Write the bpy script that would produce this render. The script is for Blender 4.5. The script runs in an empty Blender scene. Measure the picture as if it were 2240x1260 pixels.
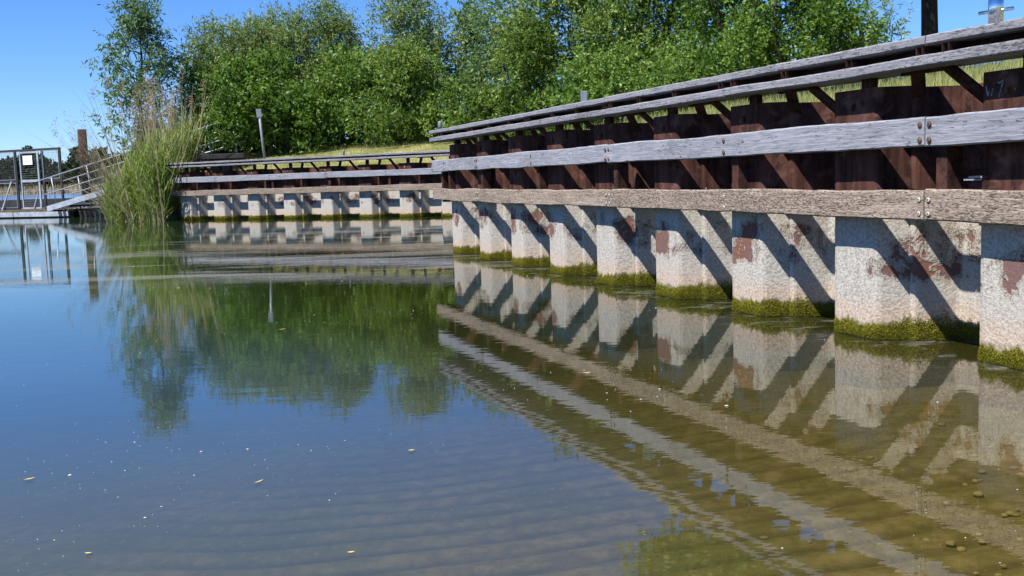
import bpy, bmesh, math, random
import numpy as np
from mathutils import Vector, Matrix
from mathutils.geometry import delaunay_2d_cdt
R = math.radians
rng = np.random.default_rng(7)
random.seed(7)
scene = bpy.context.scene
COL = scene.collection

# ------------------------------------------------------------------ camera, sky, sun, exposure
EYE = 1.033
PITCH, ROLL, FPX = R(6.1036), R(1.9012), 2308.0
cam_d = bpy.data.cameras.new("camera")
cam_d.sensor_width = 36.0
cam_d.lens = FPX / 2240 * 36
cam_d.clip_start, cam_d.clip_end = 0.05, 6000
cam = bpy.data.objects.new("camera", cam_d)
COL.objects.link(cam)
_fw = Vector((0, math.cos(PITCH), -math.sin(PITCH)))
_up0 = Vector((0, math.sin(PITCH), math.cos(PITCH)))
_r0 = Vector((1, 0, 0))
_r = _r0 * math.cos(ROLL) - _up0 * math.sin(ROLL)
_u = _r0 * math.sin(ROLL) + _up0 * math.cos(ROLL)
_m = Matrix((_r, _u, -_fw)).transposed().to_4x4()
_m.translation = (0, 0, EYE)
cam.matrix_world = _m
scene.camera = cam

SUN_AZ, SUN_EL = 218.5, 56.6          # azimuth counter-clockwise from +X
world = bpy.data.worlds.new("World")
scene.world = world
world.use_nodes = True
wn = world.node_tree
sky = wn.nodes.new("ShaderNodeTexSky")
sky.sky_type = 'NISHITA'
sky.sun_disc = False
sky.sun_elevation = R(SUN_EL)
sky.sun_rotation = R(90.0 - SUN_AZ)
sky.altitude = 0
sky.air_density = 0.85
sky.dust_density = 0.0
sky.ozone_density = 3.0
hs = wn.nodes.new("ShaderNodeHueSaturation")
hs.inputs['Saturation'].default_value = 1.1
wb = wn.nodes.new("ShaderNodeMix")          # the camera's cool white balance
wb.data_type, wb.blend_type = 'RGBA', 'MULTIPLY'
wb.inputs[0].default_value = 1.0
wb.inputs[7].default_value = (0.80, 0.98, 1.36, 1)
wn.links.new(sky.outputs[0], wb.inputs[6])
wn.links.new(wb.outputs[2], hs.inputs['Color'])
wn.links.new(hs.outputs[0], wn.nodes['Background'].inputs[0])
wn.nodes['Background'].inputs[1].default_value = 0.070
sd = bpy.data.lights.new("sun", 'SUN')
sd.energy = 5.0
sd.angle = R(0.53)
sd.color = (1.0, 0.955, 0.89)
sun = bpy.data.objects.new("sun", sd)
COL.objects.link(sun)
_s = Vector((math.cos(R(SUN_EL)) * math.cos(R(SUN_AZ)), math.cos(R(SUN_EL)) * math.sin(R(SUN_AZ)), math.sin(R(SUN_EL))))
sun.rotation_euler = _s.to_track_quat('Z', 'Y').to_euler()
scene.view_settings.view_transform = 'Standard'
scene.view_settings.look = 'None'
scene.view_settings.exposure = 0.88
scene.view_settings.gamma = 1.0
scene.cycles.max_bounces = 8
scene.cycles.transparent_max_bounces = 12
scene.cycles.caustics_reflective = False
scene.cycles.caustics_refractive = False
try:
    scene.cycles.use_denoising = True
except Exception:
    pass


def at(px, py, Y):
    """point at forward distance Y seen at pixel (px, py) of the 2240 px photograph"""
    u, v = px - 1120, py - 630
    c, s = math.cos(ROLL), math.sin(ROLL)
    a = u * c - v * s
    b = u * s + v * c
    d = Vector((a, FPX * math.cos(PITCH) - b * math.sin(PITCH), -FPX * math.sin(PITCH) - b * math.cos(PITCH)))
    p = d * (Y / d.y)
    p.z += EYE
    return p


# ------------------------------------------------------------------ object helpers
def link(o, parent=None):
    COL.objects.link(o)
    if parent:
        o.parent = parent
    return o


def tag(o, label=None, cat=None, group=None, kind=None):
    if label: o["label"] = label
    if cat: o["category"] = cat
    if group: o["group"] = group
    if kind: o["kind"] = kind
    return o


def empty(name, loc, rz=0.0):
    o = bpy.data.objects.new(name, None)
    o.empty_display_size = 0.3
    o.location = loc
    o.rotation_euler = (0, 0, rz)
    return link(o)


def mesh_np(name, verts, faces, mat, parent=None, attrs=None, smooth=False, loop_n=4):
    """verts Nx3 array, faces Mxk array (all the same k)"""
    verts = np.asarray(verts, dtype=np.float32)
    faces = np.asarray(faces, dtype=np.int32)
    k = faces.shape[1]
    me = bpy.data.meshes.new(name)
    me.vertices.add(len(verts))
    me.vertices.foreach_set("co", verts.ravel())
    me.loops.add(faces.size)
    me.loops.foreach_set("vertex_index", faces.ravel())
    me.polygons.add(len(faces))
    me.polygons.foreach_set("loop_start", np.arange(0, faces.size, k, dtype=np.int32))
    me.polygons.foreach_set("loop_total", np.full(len(faces), k, dtype=np.int32))
    if smooth:
        me.polygons.foreach_set("use_smooth", np.ones(len(faces), dtype=bool))
    me.update(calc_edges=True)
    if attrs:
        for n, v in attrs.items():
            a = me.attributes.new(n, 'FLOAT', 'POINT')
            a.data.foreach_set("value", np.asarray(v, dtype=np.float32))
    me.materials.append(mat)
    return link(bpy.data.objects.new(name, me), parent)


class MB:
    """collects plain shapes into one mesh"""
    def __init__(self):
        self.v, self.f = [], []

    def box(self, x0, x1, y0, y1, z0, z1, M=None):
        b = len(self.v)
        for x in (x0, x1):
            for y in (y0, y1):
                for z in (z0, z1):
                    p = Vector((x, y, z))
                    self.v.append(tuple(M @ p) if M else (x, y, z))
        for q in ((0, 1, 3, 2), (4, 6, 7, 5), (0, 4, 5, 1), (2, 3, 7, 6), (0, 2, 6, 4), (1, 5, 7, 3)):
            self.f.append([b + i for i in q])
        return self

    def bar(self, p, q, w, d, up=(0, 0, 1)):
        """rectangular bar from p to q, width w (across), depth d (along up)"""
        p, q = Vector(p), Vector(q)
        ax = q - p
        L = ax.length
        ax.normalize()
        upv = Vector(up)
        side = ax.cross(upv)
        if side.length < 1e-4:
            side = ax.cross(Vector((1, 0, 0)))
        side.normalize()
        u2 = side.cross(ax).normalized()
        M = Matrix((ax, side, u2)).transposed().to_4x4()
        M.translation = p
        return self.box(0, L, -w / 2, w / 2, -d / 2, d / 2, M)

    def tube(self, pts, radii, n=8, cap=True):
        pts = [Vector(p) for p in pts]
        if not hasattr(radii, '__len__'):
            radii = [radii] * len(pts)
        b = len(self.v)
        ref = None
        for i, p in enumerate(pts):
            t = (pts[min(i + 1, len(pts) - 1)] - pts[max(i - 1, 0)]).normalized()
            if ref is None:
                ref = t.orthogonal().normalized()
            ref = (ref - t * ref.dot(t)).normalized()
            bi = t.cross(ref)
            for k in range(n):
                a = 2 * math.pi * k / n
                self.v.append(tuple(p + (ref * math.cos(a) + bi * math.sin(a)) * radii[i]))
        for i in range(len(pts) - 1):
            for k in range(n):
                k2 = (k + 1) % n
                self.f.append([b + i * n + k, b + i * n + k2, b + (i + 1) * n + k2, b + (i + 1) * n + k])
        if cap:
            self.f.append([b + k for k in range(n)][::-1])
            self.f.append([b + (len(pts) - 1) * n + k for k in range(n)])
        return self

    def build(self, name, mat, parent=None, bevel=0.0, smooth=False, seg=2):
        me = bpy.data.meshes.new(name)
        me.from_pydata(self.v, [], self.f)
        bm = bmesh.new()
        bm.from_mesh(me)
        bmesh.ops.recalc_face_normals(bm, faces=bm.faces)
        if bevel > 0:
            bmesh.ops.bevel(bm, geom=list(bm.edges), offset=bevel, segments=seg, affect='EDGES', profile=0.6)
        bm.to_mesh(me)
        bm.free()
        if smooth:
            for p in me.polygons: p.use_smooth = True
        me.materials.append(mat)
        return link(bpy.data.objects.new(name, me), parent)


def dup(o, parent, dx=0.0):
    """copy of a part with its sub-parts"""
    c = o.copy()
    COL.objects.link(c)
    c.parent = parent
    c.location.x += dx
    for ch in list(o.children):
        d = ch.copy()
        COL.objects.link(d)
        d.parent = c
    return c


# ------------------------------------------------------------------ material helpers
class NT:
    def __init__(self, name):
        self.mat = bpy.data.materials.new(name)
        self.mat.use_nodes = True
        self.t = self.mat.node_tree
        self.t.nodes.clear()
        self.out = self.t.nodes.new("ShaderNodeOutputMaterial")

    def n(self, typ, **kw):
        nd = self.t.nodes.new("ShaderNode" + typ)
        for k, v in kw.items():
            setattr(nd, k, v)
        return nd

    def l(self, a, b):
        self.t.links.new(a, b)

    def put(self, sock, v):
        if hasattr(v, 'is_linked') or isinstance(v, bpy.types.NodeSocket):
            self.l(v, sock)
        else:
            if isinstance(v, (tuple, list)) and len(v) == 3 and sock.type == 'RGBA':
                v = (*v, 1)
            sock.default_value = v

    def math(self, op, a, b=0.0, c=0.0, clamp=False):
        m = self.n("Math", operation=op)
        m.use_clamp = clamp
        self.put(m.inputs[0], a); self.put(m.inputs[1], b); self.put(m.inputs[2], c)
        return m.outputs[0]

    def mix(self, f, a, b, blend='MIX'):
        m = self.n("Mix", data_type='RGBA', blend_type=blend)
        self.put(m.inputs[0], f); self.put(m.inputs[6], a); self.put(m.inputs[7], b)
        return m.outputs[2]

    def noise(self, vec, scale, detail=3.0, rough=0.55, dist=0.0):
        m = self.n("TexNoise")
        if vec is not None: self.l(vec, m.inputs['Vector'])
        m.inputs['Scale'].default_value = scale
        m.inputs['Detail'].default_value = detail
        m.inputs['Roughness'].default_value = rough
        m.inputs['Distortion'].default_value = dist
        return m.outputs['Fac']

    def mapping(self, vec, scale=(1, 1, 1), rot=(0, 0, 0), loc=(0, 0, 0)):
        m = self.n("Mapping")
        self.l(vec, m.inputs[0])
        m.inputs['Location'].default_value = loc
        m.inputs['Rotation'].default_value = rot
        m.inputs['Scale'].default_value = scale
        return m.outputs[0]

    def step(self, x, lo, hi):
        m = self.n("MapRange", interpolation_type='SMOOTHSTEP')
        self.put(m.inputs[0], x); self.put(m.inputs[1], lo); self.put(m.inputs[2], hi)
        return m.outputs[0]

    def ramp(self, x, stops):
        m = self.n("ValToRGB")
        self.put(m.inputs[0], x)
        e = m.color_ramp.elements
        while len(e) < len(stops): e.new(0.5)
        for i, (p, c) in enumerate(stops):
            e[i].position = p
            e[i].color = (*c, 1)
        return m.outputs[0]

    def pos(self):
        return self.n("NewGeometry").outputs['Position']

    def sep(self, v):
        s = self.n("SeparateXYZ")
        self.l(v, s.inputs[0])
        return s.outputs

    def bump(self, height, strength=0.5, dist=0.01, normal=None):
        b = self.n("Bump")
        b.inputs['Strength'].default_value = strength
        b.inputs['Distance'].default_value = dist
        self.put(b.inputs['Height'], height)
        if normal is not None: self.l(normal, b.inputs['Normal'])
        return b.outputs[0]

    def principled(self, color, rough=0.7, metal=0.0, normal=None, spec=0.5):
        p = self.n("BsdfPrincipled")
        self.put(p.inputs['Base Color'], color)
        self.put(p.inputs['Roughness'], rough)
        self.put(p.inputs['Metallic'], metal)
        p.inputs['Specular IOR Level'].default_value = spec
        if normal is not None: self.l(normal, p.inputs['Normal'])
        return p

    def done(self, shader):
        self.l(shader if isinstance(shader, bpy.types.NodeSocket) else shader.outputs[0], self.out.inputs['Surface'])
        return self.mat


def mat_pile():
    t = NT("coated rusty sheet pile steel")
    P = t.pos()
    z = t.sep(P)[2]
    big = t.noise(P, 2.6, 4, 0.6)
    mid = t.noise(P, 7.0, 5, 0.65, 0.6)
    fine = t.noise(P, 55, 4, 0.65)
    grit = t.noise(P, 160, 2, 0.6)
    streak = t.noise(t.mapping(P, (14, 14, 1.1)), 1.0, 4, 0.6)
    # bare steel
    st = t.mix(t.step(streak, 0.3, 0.7), (0.021, 0.0105, 0.0092), (0.098, 0.044, 0.033))
    st = t.mix(t.step(mid, 0.45, 0.75), st, (0.150, 0.076, 0.063))
    st = t.mix(t.math('MULTIPLY', t.step(fine, 0.62, 0.74), 0.35), st, (0.25, 0.2, 0.18))
    rust = t.mix(t.step(mid, 0.35, 0.6), (0.20, 0.072, 0.036), (0.15, 0.092, 0.088))
    rust = t.mix(t.math('MULTIPLY', t.step(fine, 0.5, 0.62), 0.4), rust, (0.27, 0.14, 0.09))
    # coating: a tide-mark crust on the lower wall with patches broken out
    jag = t.math('MULTIPLY', t.math('SUBTRACT', mid, 0.5), 0.5)
    band = t.math('MULTIPLY', t.step(z, 0.28, 0.40), t.math('SUBTRACT', 1.0, t.step(z, 0.58, 0.76)))
    patchn = t.math('ADD', t.math('MULTIPLY', big, 0.62), t.math('ADD', t.math('MULTIPLY', mid, 0.30), t.math('ADD', t.math('MULTIPLY', streak, 0.15), t.math('MULTIPLY', t.math('SUBTRACT', fine, 0.5), 0.10))))
    patch = t.step(t.math('ADD', patchn, t.math('MULTIPLY', band, 0.155)), 0.728, 0.764)
    top = t.step(t.math('ADD', z, jag), 0.80, 0.812)
    bare = t.math('MAXIMUM', patch, top)
    coat = t.mix(t.step(fine, 0.30, 0.64), (0.28, 0.258, 0.222), (0.50, 0.475, 0.428))
    coat = t.mix(t.math('MULTIPLY', t.step(big, 0.4, 0.65), 0.4), coat, (0.44, 0.395, 0.335))
    run = t.math('MULTIPLY', t.step(streak, 0.52, 0.72), t.math('MULTIPLY', t.step(z, 0.16, 0.4), t.step(mid, 0.42, 0.6)))
    coat = t.mix(t.math('MULTIPLY', run, 0.6), coat, (0.30, 0.195, 0.14))
    coat = t.mix(t.math('MULTIPLY', t.math('SUBTRACT', 1.0, t.step(grit, 0.30, 0.46)), 0.32), coat, (0.16, 0.155, 0.15))
    zp = t.math('ADD', z, t.math('MULTIPLY', t.math('SUBTRACT', mid, 0.5), 0.14))
    pink = t.math('MULTIPLY', t.math('SUBTRACT', 1.0, t.step(zp, 0.14, 0.28)), 0.8)
    coat = t.mix(pink, coat, t.mix(t.step(fine, 0.3, 0.7), (0.36, 0.26, 0.19), (0.55, 0.45, 0.36)))
    col = t.mix(bare, coat, t.mix(top, rust, st))
    edge = t.math('MULTIPLY', t.math('SUBTRACT', 1.0, t.math('ABSOLUTE', t.math('SUBTRACT', t.math('MULTIPLY', t.step(t.math('ADD', patchn, t.math('MULTIPLY', band, 0.155)), 0.700, 0.738), 2.0), 1.0))), t.math('SUBTRACT', 1.0, top))
    col = t.mix(t.math('MULTIPLY', edge, t.step(fine, 0.42, 0.5)), col, (0.10, 0.075, 0.06))
    # algae under the fur and the wet dark line
    zm = t.math('ADD', z, t.math('MULTIPLY', t.math('SUBTRACT', mid, 0.5), 0.16))
    alg = t.math('SUBTRACT', 1.0, t.step(zm, 0.075, 0.12))
    col = t.mix(alg, col, t.mix(fine, (0.05, 0.055, 0.008), (0.16, 0.15, 0.02)))
    wet = t.math('SUBTRACT', 1.0, t.step(z, 0.018, 0.035))
    col = t.mix(wet, col, t.mix(t.step(grit, 0.4, 0.7), (0.03, 0.03, 0.024), (0.16, 0.155, 0.14)))
    h = t.math('ADD', t.math('MULTIPLY', fine, 1.0), t.math('MULTIPLY', grit, 0.35))
    h = t.math('MULTIPLY', h, t.math('SUBTRACT', 1.0, t.math('MULTIPLY', bare, 0.75)))
    h = t.math('ADD', h, t.math('MULTIPLY', t.math('SUBTRACT', 1.0, bare), 1.0))
    nrm = t.bump(h, 0.85, 0.008)
    return t.done(t.principled(col, 0.92, 0.0, nrm, 0.06))


def mat_wood(name, dark, base, light, crack, stain, cracks, fl=30.0):
    """weathered plank, grain along the object's own x"""
    t = NT(name)
    tc = t.n("TexCoord").outputs['Object']
    oi = t.n("ObjectInfo").outputs['Random']
    cx = t.n("CombineXYZ")
    t.l(t.math('MULTIPLY', oi, 37.0), cx.inputs[0])
    t.l(t.math('MULTIPLY', oi, 11.0), cx.inputs[2])
    va = t.n("VectorMath", operation='ADD')
    t.l(tc, va.inputs[0]); t.l(cx.outputs[0], va.inputs[1])
    V = va.outputs[0]
    warp = t.noise(t.mapping(V, (1.6, 4, 4)), 1.0, 2)
    wv = t.n("VectorMath", operation='MULTIPLY_ADD')
    cw = t.n("CombineXYZ")
    t.l(warp, cw.inputs[2]); t.l(warp, cw.inputs[1])
    t.l(cw.outputs[0], wv.inputs[0]); wv.inputs[1].default_value = (0, 0.05, 0.05)
    t.l(V, wv.inputs[2])
    W = wv.outputs[0]
    grain = t.noise(t.mapping(W, (3.5, 85, 85)), 1.0, 5, 0.65, 0.6)
    fibre = t.noise(t.mapping(W, (14, 260, 260)), 1.0, 3, 0.6)
    flake = t.noise(t.mapping(W, (fl, fl * 4.6, fl * 4.6)), 1.0, 5, 0.72, 0.5)
    blot = t.noise(t.mapping(V, (1.3, 5, 5)), 1.0, 4, 0.6)
    col = t.ramp(grain, [(0.25, dark), (0.48, base), (0.72, light)])
    col = t.mix(t.math('MULTIPLY', t.step(fibre, 0.35, 0.65), 0.35), col, light)
    col = t.mix(t.math('MULTIPLY', t.step(blot, 0.5, 0.75), stain[3]), col, stain[:3])
    cth = t.math('ADD', cracks - 0.13, t.math('MULTIPLY', blot, 0.26))
    ck = t.math('SUBTRACT', 1.0, t.step(flake, cth, t.math('ADD', cth, 0.08)))
    col = t.mix(t.math('MULTIPLY', ck, 0.85), col, crack)
    # run-off streaks across the grain, stopping at random
    dr = t.noise(t.mapping(V, (16, 1.0, 1.2)), 1.0, 3, 0.6)
    col = t.mix(t.math('MULTIPLY', t.step(dr, 0.66, 0.72), 0.30), col, light)
    h = t.math('ADD', t.math('MULTIPLY', grain, 0.6), t.math('ADD', t.math('MULTIPLY', fibre, 0.25), t.math('MULTIPLY', t.math('SUBTRACT', 1.0, ck), 0.7)))
    return t.done(t.principled(col, 0.85, 0.0, t.bump(h, 0.7, 0.006), 0.2))


def mat_noise(name, c0, c1, scale=8.0, rough=0.6, metal=0.0, bump=0.2, dist=0.003, spec=0.4, detail=4):
    t = NT(name)
    P = t.pos()
    a = t.noise(P, scale, detail, 0.6)
    b = t.noise(P, scale * 6, 3, 0.6)
    f = t.math('ADD', t.math('MULTIPLY', a, 0.65), t.math('MULTIPLY', b, 0.35))
    col = t.mix(t.step(f, 0.35, 0.65), c0, c1)
    return t.done(t.principled(col, rough, metal, t.bump(b, bump, dist), spec))


def mat_leaf(name, c0, c1, c2, rough=0.5, trans=0.35, spec=0.35):
    t = NT(name)
    a = t.n("Attribute")
    a.attribute_name = "tint"
    col = t.ramp(a.outputs['Fac'], [(0.0, c0), (0.5, c1), (1.0, c2)])
    p = t.principled(col, rough, 0.0, None, spec)
    tr = t.n("BsdfTranslucent")
    t.l(t.mix(0.4, col, (c2[0] * 1.15, c2[1] * 1.2, c2[2] * 0.5)), tr.inputs[0])
    mx = t.n("MixShader")
    mx.inputs[0].default_value = trans
    t.l(p.outputs[0], mx.inputs[1]); t.l(tr.outputs[0], mx.inputs[2])
    return t.done(mx.outputs[0])


def mat_water():
    t = NT("lake water")
    P = t.pos()
    X, Y, Z = t.sep(P)
    # small wind ripples, calmer to the left and far away
    r1 = t.noise(t.mapping(P, (1.1, 3.2, 1)), 1.7, 3, 0.5)
    r2 = t.noise(t.mapping(P, (1.0, 3.0, 1)), 7.0, 2, 0.5)
    sw = t.noise(t.mapping(P, (0.25, 0.6, 1)), 1.0, 2, 0.5)
    # faint rings running in to the shore at the lower middle
    dx = t.math('SUBTRACT', X, 0.9); dy = t.math('SUBTRACT', Y, 5.4)
    rad = t.math('SQRT', t.math('ADD', t.math('MULTIPLY', dx, dx), t.math('MULTIPLY', dy, dy)))
    ring = t.math('SINE', t.math('ADD', t.math('MULTIPLY', rad, 46.0), t.math('MULTIPLY', sw, 7.0)))
    ringm = t.math('MULTIPLY', t.step(rad, 1.0, 1.8), t.math('SUBTRACT', 1.0, t.step(rad, 2.8, 4.4)))
    h = t.math('ADD', t.math('MULTIPLY', r1, 0.55), t.math('MULTIPLY', r2, 0.15))
    h = t.math('ADD', h, t.math('MULTIPLY', t.math('MULTIPLY', ring, ringm), 0.012))
    nrm = t.bump(h, 1.0, 0.0012)
    # turbid body, with reflection tints painted into open water: more of it hides the bed where the water is deeper
    depth = t.math('ADD', 0.06, t.math('ADD', t.math('MULTIPLY', t.math('SUBTRACT', Y, 1.6), 0.062), t.math('MULTIPLY', t.math('SUBTRACT', 1.5, X), 0.07)))
    depth = t.math('MAXIMUM', depth, 0.03)
    op = t.math('SUBTRACT', 1.0, t.math('POWER', 2.718, t.math('MULTIPLY', depth, -2.25)))
    n0 = t.noise(P, 0.5, 3)
    shal = t.math('SUBTRACT', 1.0, t.step(t.math('ADD', depth, t.math('MULTIPLY', n0, 0.2)), 0.26, 0.60))
    mcol = t.mix(shal, (0.017, 0.023, 0.0035), (0.056, 0.051, 0.011))
    dnw = t.math('SUBTRACT', t.math('SUBTRACT', 4.2775, t.math('MULTIPLY', Y, 0.3524)), X)
    openw_refl = t.mix(t.step(Y, 2.6, 5.2), (0.066, 0.078, 0.048), (0.032, 0.060, 0.074))  # bluer middle zone paints a brighter sky reflection into the body colour
    openw_refl = t.mix(t.step(Y, 5.6, 8.0), openw_refl, (0.022, 0.044, 0.014))  # green farther out lifts the tree reflection by colour
    mcol = t.mix(t.step(dnw, 1.9, 4.2), mcol, openw_refl)
    murk_and_refl = t.n("BsdfDiffuse")
    t.l(mcol, murk_and_refl.inputs[0])
    clear = t.n("BsdfTransparent")
    clear.inputs[0].default_value = (0.86, 0.86, 0.72, 1)
    body = t.n("MixShader")
    t.l(op, body.inputs[0]); t.l(clear.outputs[0], body.inputs[1]); t.l(murk_and_refl.outputs[0], body.inputs[2])
    gl = t.n("BsdfGlossy")
    t.l(t.math('MULTIPLY', t.step(Y, 40.0, 140.0), 0.22), gl.inputs['Roughness'])
    gl.inputs['Color'].default_value = (0.97, 0.97, 0.97, 1)
    t.l(nrm, gl.inputs['Normal'])
    fr = t.n("Fresnel")
    fr.inputs[0].default_value = 1.72
    t.l(nrm, fr.inputs['Normal'])
    wat = t.n("MixShader")
    t.l(fr.outputs[0], wat.inputs[0]); t.l(body.outputs[0], wat.inputs[1]); t.l(gl.outputs[0], wat.inputs[2])
    # dusty pollen film drifting in front of the far wall and clinging along the near one
    fs = t.noise(t.mapping(P, (0.16, 0.75, 1), rot=(0, 0, R(-8))), 1.3, 6, 0.68, 1.2)
    fr2 = t.noise(P, 26, 3, 0.7)
    area = t.math('MULTIPLY', t.math('MULTIPLY', t.step(Y, 10.3, 12.2), t.math('SUBTRACT', 1.0, t.step(Y, 22.0, 28.5))), t.step(X, -7.8, -5.4))
    film = t.math('MULTIPLY', t.step(fs, 0.47, 0.60), area)
    dn = t.math('SUBTRACT', t.math('SUBTRACT', 4.2775, t.math('MULTIPLY', Y, 0.3524)), X)   # distance off the near wall
    clot = t.math('MULTIPLY', t.math('SUBTRACT', 1.0, t.step(dn, 0.0, 0.65)), t.math('SUBTRACT', 1.0, t.step(Y, 14.5, 15)))
    film2 = t.math('MULTIPLY', t.step(t.noise(t.mapping(P, (1.2, 2.4, 1)), 2.2, 6, 0.7, 1.0), 0.52, 0.66), clot)
    sp = t.math('MULTIPLY', t.step(t.noise(t.mapping(P, (1.0, 1.8, 1)), 38, 2, 0.6), 0.70, 0.74), t.step(t.noise(P, 0.9, 3), 0.46, 0.62))
    ff = t.math('MULTIPLY', t.math('MAXIMUM', film, film2), t.math('ADD', 0.28, t.math('MULTIPLY', t.step(fr2, 0.45, 0.6), 0.28)))
    ff = t.math('MAXIMUM', ff, t.math('MULTIPLY', sp, 0.45))
    dust = t.n("BsdfDiffuse")
    dust.inputs[0].default_value = (0.20, 0.195, 0.175, 1)
    fin = t.n("MixShader")
    t.l(ff, fin.inputs[0]); t.l(wat.outputs[0], fin.inputs[1]); t.l(dust.outputs[0], fin.inputs[2])
    return t.done(fin.outputs[0])


def mat_bed():
    t = NT("sandy lake bed")
    P = t.pos()
    a = t.noise(P, 1.6, 4, 0.6)
    b = t.noise(P, 14, 4, 0.65)
    v = t.n("TexVoronoi")
    t.l(P, v.inputs['Vector'])
    v.inputs['Scale'].default_value = 22
    st = t.math('MULTIPLY', t.math('SUBTRACT', 1.0, t.step(v.outputs['Distance'], 0.12, 0.3)), t.step(a, 0.45, 0.6))
    col = t.mix(t.step(b, 0.3, 0.7), (0.16, 0.118, 0.046), (0.34, 0.26, 0.12))
    col = t.mix(t.step(a, 0.4, 0.7), col, t.mix(b, (0.10, 0.090, 0.024), (0.21, 0.175, 0.055)))
    col = t.mix(t.math('MULTIPLY', st, 0.5), col, (0.44, 0.34, 0.17))
    si = t.n('Attribute'); si.attribute_name = 'trough_dark'
    col = t.mix(si.outputs['Fac'], col, (0.050, 0.040, 0.016))  # bed colour darkened along the ripple troughs
    return t.done(t.principled(col, 0.95, 0.0, t.bump(b, 0.4, 0.01), 0.1))


def mat_grass(name, c0, c1, c2):
    t = NT(name)
    P = t.pos()
    a = t.noise(P, 0.9, 4, 0.6)
    b = t.noise(P, 18, 4, 0.7)
    c = t.mix(t.step(b, 0.3, 0.7), c0, c1)
    c = t.mix(t.step(a, 0.4, 0.65), c, c2)
    return t.done(t.principled(c, 0.95, 0.0, t.bump(b, 0.8, 0.04), 0.1))


M = {}
M['pile'] = mat_pile()
M['grey_wood'] = mat_wood("silver grey weathered timber", (0.055, 0.056, 0.066), (0.195, 0.202, 0.232), (0.37, 0.38, 0.425), (0.06, 0.06, 0.068), (0.155, 0.155, 0.165, 0.6), 0.33, 14.0)
M['brown_wood'] = mat_wood("rough brown bleached timber", (0.085, 0.062, 0.048), (0.24, 0.185, 0.143), (0.46, 0.385, 0.32), (0.045, 0.033, 0.027), (0.36, 0.30, 0.25, 0.5), 0.425, 34.0)
M['rail_wood'] = mat_wood("grey rail timber", (0.085, 0.085, 0.095), (0.185, 0.185, 0.208), (0.32, 0.32, 0.345), (0.05, 0.049, 0.05), (0.14, 0.135, 0.135, 0.5), 0.38, 26.0)
M['rust'] = mat_noise("brown rusted steel", (0.020, 0.011, 0.0095), (0.080, 0.040, 0.031), 9, 0.9, 0.0, 0.4, 0.003, 0.06)
M['dark_steel'] = mat_noise("dark painted steel", (0.012, 0.012, 0.014), (0.03, 0.029, 0.03), 9, 0.6, 0.0, 0.2)
M['galv'] = mat_noise("galvanised steel", (0.26, 0.29, 0.33), (0.38, 0.41, 0.46), 14, 0.5, 0.3, 0.1)
M['white'] = mat_noise("white coated sheet", (0.24, 0.27, 0.32), (0.38, 0.42, 0.48), 3, 0.5, 0.0, 0.05)
M['washer'] = mat_noise("pale washer steel", (0.42, 0.38, 0.33), (0.62, 0.57, 0.50), 60, 0.6, 0.2, 0.3)
M['bolt_rust'] = mat_noise("rusty bolt steel", (0.10, 0.05, 0.035), (0.24, 0.12, 0.07), 60, 0.8, 0.1, 0.4)
M['hole'] = mat_noise("dark bolt recess", (0.012, 0.010, 0.009), (0.03, 0.022, 0.018), 60, 0.9)
M['pile_brown'] = mat_noise('dark brown weathered pile', (0.022, 0.013, 0.010), (0.065, 0.036, 0.026), 5, 0.9, 0.0, 0.4, 0.003, 0.1)
M['wire'] = mat_noise('dull wire', (0.06, 0.062, 0.066), (0.11, 0.115, 0.12), 14, 0.6, 0.2)
M['chrome'] = mat_noise("polished stainless steel", (0.60, 0.62, 0.66), (0.68, 0.70, 0.73), 10, 0.12, 1.0, 0.02)
M['post_grey'] = mat_noise("pale grey post", (0.15, 0.17, 0.20), (0.22, 0.25, 0.28), 12, 0.5, 0.1, 0.1)
M['chalk'] = mat_noise("worn chalk", (0.07, 0.075, 0.085), (0.30, 0.31, 0.34), 60, 0.9)
M['bark'] = mat_noise("dark tree bark", (0.008, 0.0065, 0.0055), (0.024, 0.019, 0.016), 20, 0.95, 0.0, 0.9, 0.02)
M['twig'] = mat_noise("brown twig bark", (0.05, 0.038, 0.026), (0.12, 0.10, 0.075), 20, 0.95, 0.0, 0.6, 0.01)
M['moss'] = mat_leaf("yellow green algae fur", (0.060, 0.064, 0.006), (0.165, 0.160, 0.014), (0.34, 0.31, 0.05), 0.9, 0.25, 0.1)
M['leaf_willow'] = mat_leaf("silvery willow leaf", (0.068, 0.122, 0.026), (0.150, 0.225, 0.056), (0.36, 0.42, 0.20), 0.5, 0.30, 0.3)
M['leaf_tall'] = mat_leaf("dark blue green willow leaf", (0.060, 0.125, 0.042), (0.130, 0.220, 0.080), (0.30, 0.39, 0.20), 0.5, 0.30, 0.3)
M['leaf_green'] = mat_leaf("fresh green shrub leaf", (0.034, 0.086, 0.011), (0.084, 0.172, 0.022), (0.26, 0.36, 0.08), 0.5, 0.35, 0.3)
M['leaf_olive'] = mat_leaf("yellow green shrub leaf", (0.040, 0.090, 0.012), (0.098, 0.178, 0.024), (0.30, 0.38, 0.11), 0.5, 0.35, 0.3)
M['leaf_dark'] = mat_leaf("dark shrub leaf", (0.040, 0.085, 0.016), (0.090, 0.165, 0.026), (0.21, 0.30, 0.075), 0.5, 0.30, 0.3)
M['leaf_far'] = mat_leaf("distant wood leaf", (0.018, 0.032, 0.016), (0.034, 0.055, 0.026), (0.06, 0.09, 0.035), 0.7, 0.2, 0.2)
M['reed'] = mat_leaf("green reed blade", (0.11, 0.18, 0.036), (0.22, 0.31, 0.075), (0.38, 0.46, 0.17), 0.5, 0.45, 0.3)
M['dry'] = mat_leaf("dry straw reed", (0.23, 0.175, 0.10), (0.42, 0.34, 0.22), (0.58, 0.50, 0.36), 0.7, 0.25, 0.2)
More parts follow.
